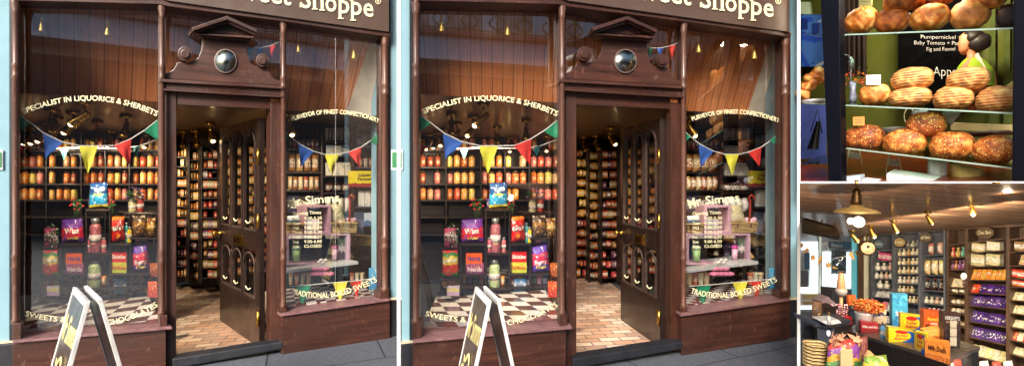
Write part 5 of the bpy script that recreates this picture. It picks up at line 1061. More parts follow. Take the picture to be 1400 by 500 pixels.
# ================================================================ the sweet shop room
T4 = 125 / 650
W4 = Fr(1190, 4.4, (200, -650), (.956, .294, -.294 * T4))
S4 = Fr(1245, 3.0, (1, 0), (0, .982, -.189))
def PY(x, y, Y): return ray(x, y, Y)
def tY(Y): return (Y - 3.0) / .982
def onc(x, y, up=0): return ray(x, y, -253 / (125 - (y - 250)))
def cY(y): return -253 / (125 - (y - 250))
cl = boards('room_ceiling_boards', (124, 84, 58), (194, 146, 104), (.93, .36), .085, .6, .1)
def onceil(x, y): return ray(x, y, 233 / (125 - (y - 250)))
a = MB().add([onceil(1093, 250.5), onceil(1560, 250.5), onceil(1560, 330), onceil(1093, 330)], [[0, 1, 2, 3]]); st(a, 'room_ceiling', cl)
SLATE = wood('slate_blue_shelf', (66, 68, 74), (116, 116, 120), .5, (14, 14, 3), 0); BROWNS = wood('brown_shelf', (58, 40, 28), (112, 80, 56), .5, (14, 14, 3), .1)
a = MB().prism(W4, [(1184, 270), (1540, 240), (1540, 520), (1184, 520)], .13, .15); st(a, 'shelf_back_wall', paint('back_dark', (38, 30, 28), .8))
R4 = 'sweet shop room'
def unit(lab_, x0, x1, ytop, ybot, ys, m, posts=True):
    o = thing('wall_shelving', lab_, 'shelves', W4.P((x0 + x1) / 2, ybot, 0))
    for x in (x0, x1 - 2.4): MB().prism(W4, [(x, ytop(x)), (x + 2.4, ytop(x + 2.4)), (x + 2.4, ybot), (x, ybot)], -.004, .125).build('upright', m, o, .002)
    MB().prism(W4, [(x0, ytop(x0) - 4), (x1, ytop(x1) - 4), (x1, ytop(x1)), (x0, ytop(x0))], -.012, .125).build('cornice', m, o, .002)
    MB().prism(W4, [(x0, ytop(x0)), (x1, ytop(x1)), (x1, ybot), (x0, ybot)], .115, .125).build('back_board', m, o)
    for y in ys:
        s = (375 - y) * .0022; y0, y1 = y + s * (x1 - x0) / 2 * 1.0, y - s * (x1 - x0) / 2
        MB().prism(W4, [(x0 + 2.4, y0), (x1 - 2.4, y1), (x1 - 2.4, y1 + 1.5), (x0 + 2.4, y0 + 1.5)], 0, .114).build('shelf', m, o)
    return o
top = lambda x: 323 - (x - 1190) * .078
YS = {'A': [342, 356, 369, 380.5, 394, 406, 424, 440], 'B': [337.6, 349, 361.6, 373.6, 387, 399.5, 413, 430], 'C': [348, 375.2, 396.6, 415, 430], 'D': [333, 351, 368, 392, 400.5, 416, 428, 445], 'E': [328, 343, 363, 382, 400.5, 419, 442, 465, 490], 'G': [324, 342, 362, 380, 392, 411, 430, 450, 468.5, 489]}
SP = {'A': (1190, 1221.5), 'B': (1221.5, 1257.5), 'C': (1257.5, 1292), 'D': (1294, 1321), 'E': (1321, 1377.5), 'G': (1377.5, 1430)}
NM = {'A': 'slate blue shelving of white bags nearest the window', 'B': 'slate blue shelving of cream bags behind the tall blue box', 'C': 'slate blue shelving with three bottles', 'D': 'narrow brown shelving under no sign', 'E': 'wide brown shelving of violet bars under the oval sign', 'G': 'brown shelving cut by the right edge of the picture'}
for k, (x0, x1) in SP.items(): unit(NM[k] + ', ' + R4, x0, x1, top, 500 if k in 'EG' else 470, YS[k], SLATE if k in 'ABC' else BROWNS)
MB().prism(W4, [(1184, 320), (1540, 293), (1540, 296), (1184, 325)], -.02, .0).build
cr = MB().prism(W4, [(1186, 314), (1540, 296), (1540, 302), (1186, 320)], -.03, .1); st(cr, 'wall_cornice', BROWNS)
CT = {'A': 'window side', 'B': 'second', 'C': 'bottle', 'D': 'narrow brown', 'E': 'wide brown', 'G': 'rightmost'}
def goods(k, si, x0, x1, n, h, kind, nm, what, pal, t=.03, gap=1.1):
    y = YS[k][si]; wd = (x1 - x0) / n; s = (375 - y) * .0022; xm = sum(SP[k]) / 2
    for i in range(n):
        a_, b_ = x0 + i * wd + gap / 2, x0 + (i + 1) * wd - gap / 2; yy = y - s * ((a_ + b_) / 2 - xm) - .1
        place(kind, nm, what.split()[-1], '%s, %s from left, %s shelf, %s bay, room' % (what, ORD[i + 1], ORD[si + 1], CT[k]), what + 's on the shelves of the ' + R4, W4, a_, yy - h + random.uniform(-.5, .5), b_, yy, t, pal[i % len(pal)], .05)
WB = [(226, 214, 196), (206, 190, 168), (196, 150, 130)]; CB = [(214, 190, 150), (226, 206, 172), (180, 140, 90)]
goods('A', 1, 1200, 1219, 1, 10, 'carton', 'pink_box', 'pink gift box', [(206, 70, 120)]); goods('A', 2, 1193, 1219, 3, 10, 'gathered', 'white_bag', 'white sweet bag', WB); goods('A', 3, 1193, 1219, 4, 10, 'gathered', 'white_bag', 'white sweet bag', WB)
goods('A', 4, 1196, 1214, 2, 11, 'gathered', 'white_bag', 'white sweet bag', WB); goods('A', 5, 1193, 1219, 3, 9, 'book', 'flat_box', 'flat white chocolate box', [(220, 206, 200), (200, 190, 184)]); goods('A', 6, 1203, 1219, 2, 11, 'book', 'flat_box', 'flat pink chocolate box', [(214, 120, 150), (222, 210, 206)]); goods('A', 7, 1196, 1219, 3, 9, 'book', 'flat_box', 'flat pale chocolate box', [(214, 205, 196)])
goods('B', 0, 1236, 1255, 3, 8, 'gathered', 'cream_bag', 'cream sweet bag', [(120, 110, 96), (190, 180, 150)])
for si in (1, 2, 3): goods('B', si, 1224, 1255, 5, 9, 'gathered', 'cream_bag', 'cream sweet bag', CB)
goods('B', 4, 1225, 1255, 5, 9, 'gathered', 'cream_bag', 'cream sweet bag', WB); goods('B', 5, 1225, 1247, 4, 9, 'gathered', 'cream_bag', 'cream sweet bag', CB); goods('B', 6, 1239, 1255, 3, 9, 'gathered', 'cream_bag', 'cream sweet bag', CB)
goods('C', 0, 1264, 1289, 2, 16, 'bag', 'tall_bag', 'tall brown and white bag', [(176, 110, 90), (206, 150, 130)], gap=5); goods('C', 1, 1260, 1290, 3, 20, 'bag', 'big_cream_bag', 'big cream sweet bag', [(220, 180, 120), (226, 190, 136), (230, 206, 140)])
goods('C', 2, 1261, 1290, 3, 16, 'bottle', 'syrup_bottle', 'dark bottle with cream label', [(60, 30, 18)], gap=5); goods('C', 3, 1260, 1290, 4, 9, 'gathered', 'cream_bag', 'cream sweet bag', WB); goods('C', 4, 1259, 1290, 5, 9, 'gathered', 'cream_bag', 'cream sweet bag', [(226, 216, 206), (214, 170, 190)])
goods('D', 1, 1297, 1318, 3, 13, 'gathered', 'bright_bag', 'bright sweet bag', [(206, 70, 60), (200, 160, 90), (90, 160, 130)]); goods('D', 2, 1297, 1318, 4, 12, 'gathered', 'bright_bag', 'bright sweet bag', [(150, 90, 130), (190, 90, 50), (130, 80, 140)])
goods('D', 3, 1299, 1317, 2, 11, 'book', 'cream_bar', 'cream chocolate bar', [(220, 196, 156)]); 
for si, n_ in ((4, 2), (5, 3), (6, 3), (7, 3)): goods('D', si, 1298, 1318, n_, 6.5, 'bag', 'cream_bar', 'cream chocolate bar', CB)
goods('E', 1, 1327, 1368, 2, 11.5, 'carton', 'cream_box', 'cream picture box', [(206, 180, 130), (222, 206, 170)], gap=3); goods('E', 2, 1326, 1368, 2, 15.5, 'carton', 'cream_box', 'cream picture box', [(196, 176, 130), (206, 186, 140)], gap=3)
goods('E', 3, 1325, 1374, 7, 13, 'book', 'amber_bar', 'amber chocolate bar', [(216, 136, 50), (206, 120, 46)]); VI = [(58, 32, 100), (70, 38, 118), (50, 28, 90)]
goods('E', 4, 1324, 1337, 2, 11, 'book', 'red_bar', 'red chocolate bar', [(206, 46, 30)])
for si, n_ in ((5, 6), (6, 6), (7, 6)): goods('E', si, 1325, 1374, n_, 14, 'book', 'violet_bar', 'violet chocolate bar', VI)
y4 = YS['E'][4]; goods('E', 4, 1338, 1374, 4, 11, 'book', 'violet_bar', 'violet wrapped chocolate bar', VI); goods('E', 8, 1325, 1374, 5, 14, 'book', 'cream_wrapped_bar', 'cream wrapped chocolate bar', [(214, 196, 130), (206, 186, 150)])
goods('G', 2, 1392, 1408, 1, 13, 'book', 'cream_book', 'leaning cream book', [(196, 156, 110)]); goods('G', 1, 1386, 1404, 1, 12, 'carton', 'tan_box', 'tan slatted box', [(150, 110, 70)]); goods('G', 3, 1382, 1410, 1, 11, 'carton', 'red_box', 'long red chocolate box', [(196, 40, 26)]); goods('G', 4, 1382, 1410, 1, 8, 'carton', 'red_box', 'long red and blue box', [(200, 60, 40)])
for si in (5, 6, 7, 9): goods('G', si, 1381, 1413, 4, 10, 'book', 'cream_wrapped_bar', 'cream and black chocolate bar', [(196, 176, 130), (210, 190, 150)])
goods('G', 8, 1381, 1413, 4, 12, 'book', 'red_bar', 'red wrapped chocolate bar', [(200, 50, 34), (210, 190, 150)])
# oval hanging signs
def oval(lab_, x, y, rx, ry, txt, col, t, cord=True, edge=(170, 130, 80)):
    o = thing('hanging_sign', lab_, 'hanging sign', W4.P(x, y + ry, t)); n = 28; ring = lambda k, dt: [W4.P(x + rx * k * math.cos(6.2832 * i / n), y + ry * k * math.sin(6.2832 * i / n), dt) for i in range(n)]
    MB().prism3(ring(1, t), W4.e2 * .012).build('oval_board', paint('sign_%d_%d_%d' % col, col, .45, .2, .15, 14), o, .003)
    if cord:
        for sx in (-.6, .6): MB().tube([W4.P(x + rx * sx, y - ry * .7, t), W4.P(x + rx * sx, y - ry - 9, t)], .0018, 5).build('chain', BRASS, o)
    a = line_text(MB(), W4, txt, (x - rx * .72, y + ry * .28), (x + rx * .72, y + ry * .18), ry * .62, t - .003, .0); a.build('lettering', CREAM, o)
oval('bronze oval sign reading Choc Bars', 1346, 318, 12.5, 8, 'Choc Bars', (92, 70, 46), -.07); oval('grey bronze oval sign reading Jelly Beans', 1265, 324.5, 8.6, 7, 'Jelly Beans', (96, 82, 66), -.06)
oval('tan oval sign hung over the cream bags', 1229.5, 331, 7.5, 6, 'Fudge', (176, 146, 96), -.06); oval('blue grey oval sign nearest the window', 1201, 333.5, 6.5, 5.6, 'Toffee', (96, 116, 130), -.06)
# round brass clock, round cream badge
o = thing('round_clock', 'round brass rimmed clock face hanging by the window corner', 'clock', S4.P(1185, 348, tY(3.6)))
c = S4.P(1185, 338.5, tY(3.6)); k = 3.6 / F; MB().lathe(c, [(10 * k, 0), (10 * k, .012), (8.6 * k, .016), (8.6 * k, .02)], 28, (-.3, -1, 0)).build('rim', paint('bronze_rim', (90, 66, 40), .35, .8), o)
MB().lathe(c + Vector((-.3, -1, 0)).normalized() * .0205, [(8.2 * k, 0), (8.2 * k, .002)], 28, (-.3, -1, 0)).build('dial', paint('dial_tan', (190, 160, 120), .5, 0, .2, 30), o); MB().ball(c + Vector((-.3, -1, 0)).normalized() * .024 + Vector((0, 0, .012)), .012, .006, .012, 10, 8).build('boss', BLACKB, o)
MB().bar(c + Vector((0, 0, .055)), c + Vector((0, 0, .11)), .006, .006, (0, 1, 0)).build('hanger', BRASS, o)
o = thing('round_badge', 'round white tag with dark ribbon on the brown post', 'tag', W4.P(1317.5, 383, -.01)); n = 18
MB().prism3([W4.P(1317.5 + 4.2 * math.cos(i * .349), 377 + 4.6 * math.sin(i * .349), -.012) for i in range(n)], W4.e2 * .004).build('disc', WHITE, o); a = MB(); [a.ball(W4.P(1317 + (i % 2) * 2.5, 384 + i * 2.4, -.012), .008, .006, .008, 8, 6) for i in range(4)]; a.build('ribbon', paint('mixed_ribbon', (120, 84, 80), .6, 0, .6, 90), o)
# ceiling spots and the pendant
def spot4(lab_, x, y, Y, dx, dz, en=0, L_=12):
    k = Y / F; c = PY(x, y, Y); o = thing('ceiling_spotlight', lab_, 'spotlight', c); MB().lathe(c, [(4 * k, 0), (4.6 * k, 1.2 * k), (4.6 * k, 2.2 * k)], 14).build('mounting_plate', BRASS, o)
    h = c - Vector((0, 0, 3.5 * k)); MB().tube([c, h], .9 * k, 6).build('stem', BRASS, o); d = Vector((dx, -.2, dz)).normalized()
    MB().lathe(h - d * 2 * k, [(1.8 * k, 0), (2.3 * k, 1.5 * k), (2.5 * k, L_ * .55 * k), (4 * k, L_ * k), (4.2 * k, (L_ + 1) * k)], 14, d).build('shade', BRASS, o)
    MB().ball(h + d * (L_ - 1.2) * k, 2.4 * k, 2.4 * k, 2.4 * k, 10, 8).build('bulb', BULB if en else paint('bulb_off', (220, 210, 180), .2), o)
    if en: lamp('spotlight_lamp', h + d * (L_ + 4) * k, en, (1, .8, .52), .015)
for i, (x, y, Y, dx, dz, en) in enumerate(((1165, 317, 3.3, .5, -.8, 0), (1190, 310, 3.2, .3, -.9, 0), (1221, 303, 3.0, .3, -.9, 0), (1268, 292, 2.7, .35, -.9, 0), (1329, 279, 2.5, -.05, -1, 0), (1362, 251, 2.1, .8, -.6, .5))):
    spot4('brass spotlight %s, %s ceiling' % (['beside the black heater', 'above the round clock', 'above the tan sign', 'above the jelly beans sign', 'left of the choc bars sign', 'glowing at the top right'][i], R4), x, y, Y, dx, dz, en)
Y = 1.95; o = thing('pendant_lamp', 'large old brass pendant lamp with wide shade and glowing bulbs', 'pendant lamp', S4.P(1171, 296, tY(Y))); q5 = tY(Y)
MB().lathepx(S4, 1171, q5, [(29.5, 291), (29.8, 289.5), (24, 286.5), (10, 283), (7, 280)], 36).build('shade', paint('brass_shade', (186, 148, 84), .45, .6, .2, 20), o); MB().lathepx(S4, 1171, q5, [(7, 280), (7.5, 275), (6, 272), (6.5, 268), (5, 265), (5.6, 261), (3, 258), (1.2, 257)], 20).build('lamp_body', paint('dark_bronze', (92, 66, 36), .35, .85, .2, 20), o)
MB().tube([S4.P(1171, y, q5) for y in (258, 246)], .006, 6).build('chain', BRASS, o); pg = MB(); pg.lathepx(S4, 1171, q5, [(28.5, 291.2), (9, 285.5), (8, 285)], 36); pg.build('inner_reflector', paint('reflector_cream', (226, 196, 130), .35), o)
MB().ball(S4.P(1174, 303, q5 - .02), .02, .02, .021, 16, 12).build('bulb', emit('hot_bulb', (255, 240, 210), 6), o); MB().ball(S4.P(1163, 302, q5 + .03), .012, .012, .013, 12, 8).build('bulb', emit('hot_bulb', (255, 240, 210), 6), o)
lamp('pendant_light', S4.P(1174, 314, q5 - .02), 2.2, (1, .82, .56), .03); 
def slamp(loc, tgt, en):
    ld = bpy.data.lights.new('spotlight_lamp', 'SPOT'); ld.energy = en; ld.color = (1, .86, .66); ld.spot_size = math.radians(110); ld.spot_blend = .8; ld.shadow_soft_size = .03; lo = bpy.data.objects.new('spotlight_lamp', ld); link(lo); lo.location = loc; lo.rotation_euler = (Vector(tgt) - Vector(loc)).to_track_quat('-Z', 'Y').to_euler()
for (x, y, Y_), (tx, ty, tY_), en_ in (((1225, 318, 3.0), (1225, 390, 4.0), 22), ((1272, 307, 2.7), (1270, 390, 3.8), 20), ((1331, 293, 2.45), (1345, 400, 3.4), 20), ((1290, 290, 2.2), (1250, 460, 2.6), 9), ((1385, 285, 2.3), (1400, 420, 3.2), 10)): slamp(PY(x, y, Y_), PY(tx, ty, tY_), en_)
# window wall, outside
FR_ = S4; def4 = tY(4.45)
def F4(mb, pts, Y, d): return mb.prism3([PY(x, y, Y) for x, y in pts], (.62 * d, d, 0))
o = thing('room_window', 'bright blue painted window frame at the left of the sweet shop room', 'window', PY(1140, 420, 4.45)); CY_ = paint('cyan_frame', (100, 190, 214), .5, 0, .05)
F4(MB(), [(1164.5, 318), (1173, 318), (1173, 420), (1164.5, 420)], 4.45, .06).build('frame_post', CY_, o); F4(MB(), [(1094, 316), (1164.4, 316), (1164.4, 320), (1094, 320)], 4.45, .06).build('frame_head', CY_, o)
F4(MB(), [(1120, 321), (1123, 321), (1123, 440), (1120, 440)], 4.45, .05).build('mullion', paint('pale_mullion', (200, 214, 214), .5), o); MB().add([PY(x, y, 4.5) for x, y in ((1094, 320), (1165, 320), (1165, 450), (1094, 450))], [[0, 1, 2, 3]]).build('pane', GLASS, o)
a = F4(MB(), [(1173.2, 318), (1181, 316), (1181, 430), (1173.2, 430)], 4.4, .1); tagp(a.build('corner_post', BROWNS, None, .002), 'dark brown corner post beside the blue window frame', 'post')
a = F4(MB(), [(1181, 316), (1191, 315), (1191, 470), (1181, 470)], 4.5, .1); tagp(a.build('cream_wall', paint('cream_wall_paint', (214, 206, 180), .7)), kind='structure')
a = F4(MB(), [(1100, 436), (1190, 436), (1190, 520), (1094, 520)], 4.5, .1); tagp(a.build('low_wall', paint('low_wall_dark', (52, 44, 42), .7)), kind='structure')
ob = thing('street_building', 'pale building with added daylight glow panels and blue grey shop sign seen through the window', 'building', PY(1130, 450, 5.4))
WF = emit('daylight_glow_white', (226, 238, 240), 1.3); F4(MB(), [(1094, 300), (1180, 300), (1180, 452), (1094, 452)], 5.5, .2).build('front_wall', paint('white_front', (230, 234, 234), .7), ob)
for x0, y0, x1, y1 in ((1108, 342, 1118.5, 400), (1124.5, 344, 1136, 420), (1094, 392, 1107, 400), (1157.5, 345, 1164, 394), (1096, 324, 1118, 341), (1138, 375, 1156, 395), (1094, 418, 1119, 436)): F4(MB(), [(x0, y0), (x1, y0), (x1, y1), (x0, y1)], 5.49, .009).build('daylight_glow_panel', WF, ob)  # glowing panels added in place of outdoor daylight, no lamps behind them
F4(MB(), [(1133, 328), (1166, 332), (1166, 341), (1133, 338)], 5.4, .08).build('shop_sign', paint('sign_blue_grey', (96, 130, 146), .5), ob)
MB_ = MB(); vs, fs, _ = text2d('Beauty', .01); MB_.add([PY(1137 + 16 * x, 337 + 1.2 * x - y * 5, 5.39) for x, y in vs], fs); MB_.build('shop_lettering', WHITE, ob); MB_ = MB(); vs, fs, _ = text2d('on main', .0); MB_.add([PY(1155.5 + 8.5 * x, 338.6 + .6 * x - y * 2, 5.39) for x, y in vs], fs); MB_.build('shop_lettering', WHITE, ob)
for x0, y0, x1, y1, c in ((1100, 345, 1107, 368, (90, 130, 160)), (1094, 370, 1105, 392, (130, 124, 118)), (1119, 322, 1124, 420, (150, 170, 176)), (1098, 402, 1124, 409, (226, 200, 120)), (1098, 412, 1120, 416, (214, 160, 50)), (1137, 342, 1157, 372, (150, 176, 186)), (1140, 396, 1165, 412, (60, 60, 66))): F4(MB(), [(x0, y0), (x1, y0), (x1, y1), (x0, y1)], 5.47, .018).build('shopfront_panel', paint('panel_%d_%d_%d' % c, c, .5, 0, .2, 9), ob)
o = thing('air_heater', 'long black heater unit fixed under the ceiling above the window', 'heater', S4.P(1120, 327, tY(2.9)))
MB().prism3([PY(1097, 299, 2.75), PY(1142, 311, 3.0), PY(1148.5, 321, 3.0), PY(1146, 328, 3.0), PY(1097, 319, 2.75)], (.085, .12, 0)).build('casing', paint('black_casing', (20, 18, 20), .35, 0, .2, 9), o, .004)
for x, y, y2 in ((1124, 300, 309), (1141, 305, 312)): MB().tube([PY(x, y, 2.95), PY(x, y2, 2.95)], .004, 6).build('bracket', BRASS, o)
MB().prism3([PY(1094.3, 298, 2.7), PY(1097, 299, 2.75), PY(1096, 318, 2.72), PY(1094.3, 317, 2.7)], (.065, .1, 0)).build('end_cap', paint('heater_grey', (170, 170, 170), .4), o)
# paper shapes hanging across the window
o = thing('paper_garland', 'garland of brown paper crowns and horns across the window', 'garland', PY(1130, 360, 3.7)); PA = paint('brown_card', (166, 122, 66), .8, 0, .2, 20)
pp = [(1095, 330), (1101, 341), (1113, 350), (1122, 352), (1132, 357), (1144, 352), (1157, 350), (1166, 343), (1172, 334)]; sm = [PY(*strip(pp[i], pp[i + 1], k / 3), 3.7) for i in range(8) for k in range(3)] + [PY(1172, 334, 3.7)]
MB().tube(sm, .0015, 4).build('string', STRING, o)
def crown(x, y, s, r): c_, s_ = math.cos(r), math.sin(r); return [PY(x + s * (u * c_ - v * s_), y + s * (u * s_ + v * c_), 3.69) for u, v in ((-.6, -.5), (-.3, 0), (0, -.7), (.3, 0), (.6, -.5), (.5, .8), (-.5, .8))]
def horn(x, y, s, r): c_, s_ = math.cos(r), math.sin(r); return [PY(x + s * (u * c_ - v * s_), y + s * (u * s_ + v * c_), 3.69) for u, v in ((-.5, -.9), (.5, -.9), (.12, 1), (-.12, 1))]
for i, (x, y, s, r, t) in enumerate(((1096, 334, 5, .4, 0), (1102, 343, 5, .9, 1), (1112, 351, 5, .2, 0), (1121, 356, 6, .3, 1), (1133, 361, 5.5, 0, 0), (1142, 366, 4, -1.2, 1), (1165, 350, 6, -.5, 1), (1172, 345, 5, -.7, 0))): MB().prism3((crown if t == 0 else horn)(x, y, s, r), (0, .006, 0)).build('paper_shape', PA, o)
# bubble balloon on a stick, gift cone
o = thing('bubble_balloon', 'clear round balloon above a cone of sweets tied with dark bow', 'balloon', PY(1150, 440, 3.55)); k = 3.55 / F
MB().ball(PY(1148, 357, 3.55), 12 * k, 12 * k, 15 * k, 28, 18).build('balloon', glass('balloon_film', (240, 244, 244), .8), o)
a = MB(); a.lathepx(S4, 1150, tY(3.55), [(3, 403), (6, 398), (5.5, 388), (4, 376), (2, 371)], 16); a.build('sweet_cone', uvpack('cone', [(0, (190, 130, 90)), (.5, (206, 160, 120))], .2, 5), o); MB().lathepx(S4, 1150, tY(3.55), [(5, 404), (8, 399), (7.6, 394)], 14).build('cone_base', paint('cone_grey', (160, 150, 144), .5), o)
for sg in (-1, 1): MB().ball(PY(1150 + sg * 3.6, 371, 3.53), 3.6 * k, 1.5 * k, 1.6 * k, 10, 8, Matrix.Rotation(sg * .4, 3, 'Y')).build('bow', BLACKB, o)
MB().lathepx(S4, 1150, tY(3.55), [(2.4, 442), (2.2, 403)], 12).build('wooden_pole', paint('pale_pole', (190, 140, 96), .6), o)
# till unit and what stands on it
SL2 = paint('slate_unit', (62, 68, 78), .5, 0, .1, 8)
def c3(nm, lab_, cat, pts, Y, d, m, b=.003): a = MB().prism3([PY(x, y, Y) for x, y in pts], d); return tagp(a.build(nm, m, None, b), lab_, cat)
o = thing('till_unit', 'slate grey low cabinet with white disc, at the left behind the baskets', 'cabinet', PY(1140, 480, 3.1)); F4(MB(), [(1117, 446), (1141, 448), (1141, 500), (1120, 500)], 3.1, .2).build('side', SL2, o, .003); MB().prism3([PY(1116, 441, 3.08), PY(1164, 437, 3.3), PY(1163, 442, 3.3), PY(1138, 448, 3.05), PY(1116, 446.5, 3.08)], (0, .25, 0.0)).build('top', SL2, o, .003)
F4(MB(), [(1100, 446), (1112, 444), (1118, 500), (1100, 500)], 3.3, .2).build('back_panel', BLACKB, o); MB().prism3([PY(1133 + 2.6 * math.cos(i * .4), 455 + 4.4 * math.sin(i * .4), 3.09) for i in range(16)], (0, .006, 0)).build('white_disc', WHITE, o)
c3('white_tray', 'flat white tray under the little pump bottle', 'tray', [(1122, 439), (1147, 437), (1151, 441), (1133, 444.5)], 3.06, (0, .1, .004), paint('tray_white', (226, 224, 220), .3))
o = thing('pump_bottle', 'small white pump bottle standing on the white tray', 'bottle', PY(1133, 443, 3.05)); MB().lathepx(S4, 1133.5, tY(3.05), [(2.4, 443), (2.4, 433), (1, 431)]).build('bottle_body', paint('bottle_white', (226, 222, 210), .3), o); MB().lathepx(S4, 1133.5, tY(3.05), [(.9, 431), (.9, 428), (1.8, 427.6), (1.8, 426.4)]).build('pump', BRASS, o)
o = thing('card_tube', 'tall brown printed tube of sweets by the window', 'tube', PY(1116, 446, 3.2)); t_ = MB().lathepx(S4, 1117, tY(3.2), [(6.6, 446), (6.6, 414)], 22); m = crust('brown_print', (110, 76, 50), (170, 130, 96), .3); t_.build('tube_body', m, o); MB().lathepx(S4, 1117, tY(3.2), [(6.9, 414), (6.9, 412)], 22).build('lid', paint('kraft_lid', (150, 110, 80), .6), o)
c3('toy_house', 'small grey card house with pointed roof behind the tube', 'card house', [(1122, 438), (1122, 412), (1132, 405), (1143, 414), (1143, 438)], 3.6, (0, .1, 0), paint('house_grey', (128, 106, 110), .7, 0, .2, 9)); c3('dark_cabinet', 'dark brown upright box behind the candy canes', 'cabinet', [(1124, 420), (1143, 418), (1143, 442), (1124, 442)], 3.45, (0, .1, 0), DARKW)
c3('dark_cabinet', 'tall black cabinet below the balloon behind the pole', 'cabinet', [(1138, 396), (1163, 398), (1163, 440), (1138, 440)], 3.9, (0, .15, 0), BLACKB)
o = thing('candy_cane_bunch', 'bunch of red and white striped sticks around the pole', 'candy sticks', PY(1148, 440, 3.5)); 
rs_ = NT('pink_stripes'); wv = rs_.n('ShaderNodeTexWave', bands_direction='DIAGONAL'); wv.inputs['Scale'].default_value = 34; rs_.l(rs_.coord(), wv.inputs['Vector']); rs_.col(rs_.ramp(wv.outputs['Fac'], [(.45, lin((170, 40, 70))), (.55, lin((230, 206, 206)))])); rs_.set(.3)
for i in range(26): x = 1137 + (i % 9) * 2.7 + random.uniform(-1, 1); y = 416 + (i // 9) * 8; b_ = PY(x, y + 9, 3.46 + .02 * (i % 3)); MB().tube([b_, b_ + Vector((random.uniform(-.01, .01), 0, .04)), b_ + Vector((random.uniform(-.012, .012), 0, .052))], .0055, 6).build('striped_stick', rs_.m, o)
# the counter
cp = [onc(1158, 451), onc(1297, 491), onc(1340, 473), onc(1310, 464), onc(1200, 441), onc(1168, 443)]; o = thing('shop_counter', 'dark brown counter with grey wooden top crossing the room', 'counter', Vector((cp[1].x, cp[1].y, .3)))
MB().prism3(cp, (0, 0, -.022)).build('counter_top', wood('grey_brown_top', (66, 58, 48), (116, 104, 88), .35, (3, 16, 20), .2), o, .004)
fp = [p + Vector((.012, .02, -.022)) for p in cp]; MB().prism3(fp, (0, 0, -.6)).build('counter_front', DARKW, o)
def cbox(nm, lab_, bl, br, h0, h1, m, wr, d=(.02, .06, 0), Y0=None, Y1=None, cat='sweet box'):
    Ya = Y0 or cY(bl[1]); Yb = Y1 or Ya; A_ = PY(bl[0], bl[1], Ya); B_ = PY(br[0], br[1], Yb); C_ = PY(br[0], h1, Yb); D_ = PY(bl[0], h0, Ya)
    B_.z = A_.z if abs(B_.z - A_.z) < .04 else B_.z; return carton(nm, lab_, [D_, C_, B_, A_], d, m, wr, None, cat)
YEL = uvpack('yellow_box', [(0, (232, 196, 20)), (.8, (236, 204, 40))], .05, 3, .3); 
sb = [('disc', .78, .42, .34, .5, (30, 90, 170), 1), ('disc', .5, .5, .37, .42, (240, 210, 40), 2), ('disc', .5, .78, .26, .14, (206, 50, 34), 3), ('Sugar', .26, .74, .44, .2, (206, 40, 60)), ('Babies', .24, .76, .2, .18, (206, 40, 60))]
cbox('tall_blue_box', 'tall sea blue carton standing behind the yellow boxes', (1220, 450), (1241, 450), 402, 402, uvpack('seablue', [(0, (40, 110, 150)), (.3, (60, 140, 170)), (.8, (50, 120, 150))], .3, 4, spots=[((90, 170, 190), 6, .62)]), [('Salt', .2, .8, .4, .12, (220, 226, 220))], (.02, .05, 0), 3.2)
cbox('red_sweet_box', 'long red box with white lettering left of the counter', (1177, 455), (1201, 460.5), 439, 441.5, uvpack('mikered', [(0, (120, 24, 28)), (.3, (166, 30, 34))], .1, 4), [('Mike and Ike', .08, .92, .5, .22, (236, 220, 210))], (.02, .05, 0))
cbox('slim_blue_box', 'narrow light blue and tan box beside the red box', (1204, 463), (1214, 466), 446, 449, uvpack('slimblue', [(0, (96, 150, 190)), (.4, (214, 200, 180)), (.7, (90, 150, 190))], .3, 4), [], (.03, .03, 0))
cbox('picture_box', 'cream and dark picture box behind the slim blue box', (1193, 450), (1212, 452), 425, 424, uvpack('picbox', [(0, (60, 50, 56)), (.35, (190, 160, 130)), (.7, (60, 60, 100)), (.85, (200, 180, 140))], .3, 4), [('Cone', .1, .7, .62, .16, (226, 220, 214))], (.02, .04, 0), 3.25)
cbox('yellow_sweet_box', 'upper yellow box with blue swirl standing at the back', (1231, 452), (1261.5, 454), 428, 432, YEL, sb, (.02, .04, 0), 2.85); cbox('yellow_sweet_box', 'wide yellow box lying in front with blue swirl', (1215, 467), (1250, 473), 447, 452, YEL, sb, (.02, .05, 0))
cbox('yellow_sweet_box', 'narrow yellow box turned sideways in front', (1250, 474.5), (1266, 483), 452, 456, YEL, sb, (.03, .02, 0), 2.42, 2.32)
cbox('orange_carton', 'tall orange carton with cream lettering', (1263, 462), (1288, 462), 424, 426, uvpack('orangebox', [(0, (176, 76, 20)), (.4, (222, 84, 20))], .05, 3, .35), [("Reese's", .2, .8, .66, .12, (236, 200, 60)), ('nuts', .35, .7, .52, .09, (240, 226, 200)), ('disc', .2, .44, .12, .08, (110, 50, 20), 1)], (.02, .05, 0), 2.62)
cbox('cut_orange_box', 'light orange display box with cut front', (1264, 474), (1291, 478), 452, 447, uvpack('cutorange', [(0, (226, 140, 40)), (.6, (236, 160, 70))], .1, 3, .35), [('Duds', .45, .85, .5, .16, (140, 60, 30)), ('disc', .3, .2, .22, .16, (200, 190, 150), 1)], (.02, .05, 0), 2.4)
cbox('small_orange_box', 'small orange box with brown lettering at the counter front', (1265, 487), (1299, 494), 464, 469, uvpack('milkduds', [(0, (190, 100, 30)), (.25, (226, 130, 40))], .08, 3, .35), [('Milk Duds', .12, .84, .5, .26, (60, 24, 16))], (.03, .04, 0), 2.22, 2.12)
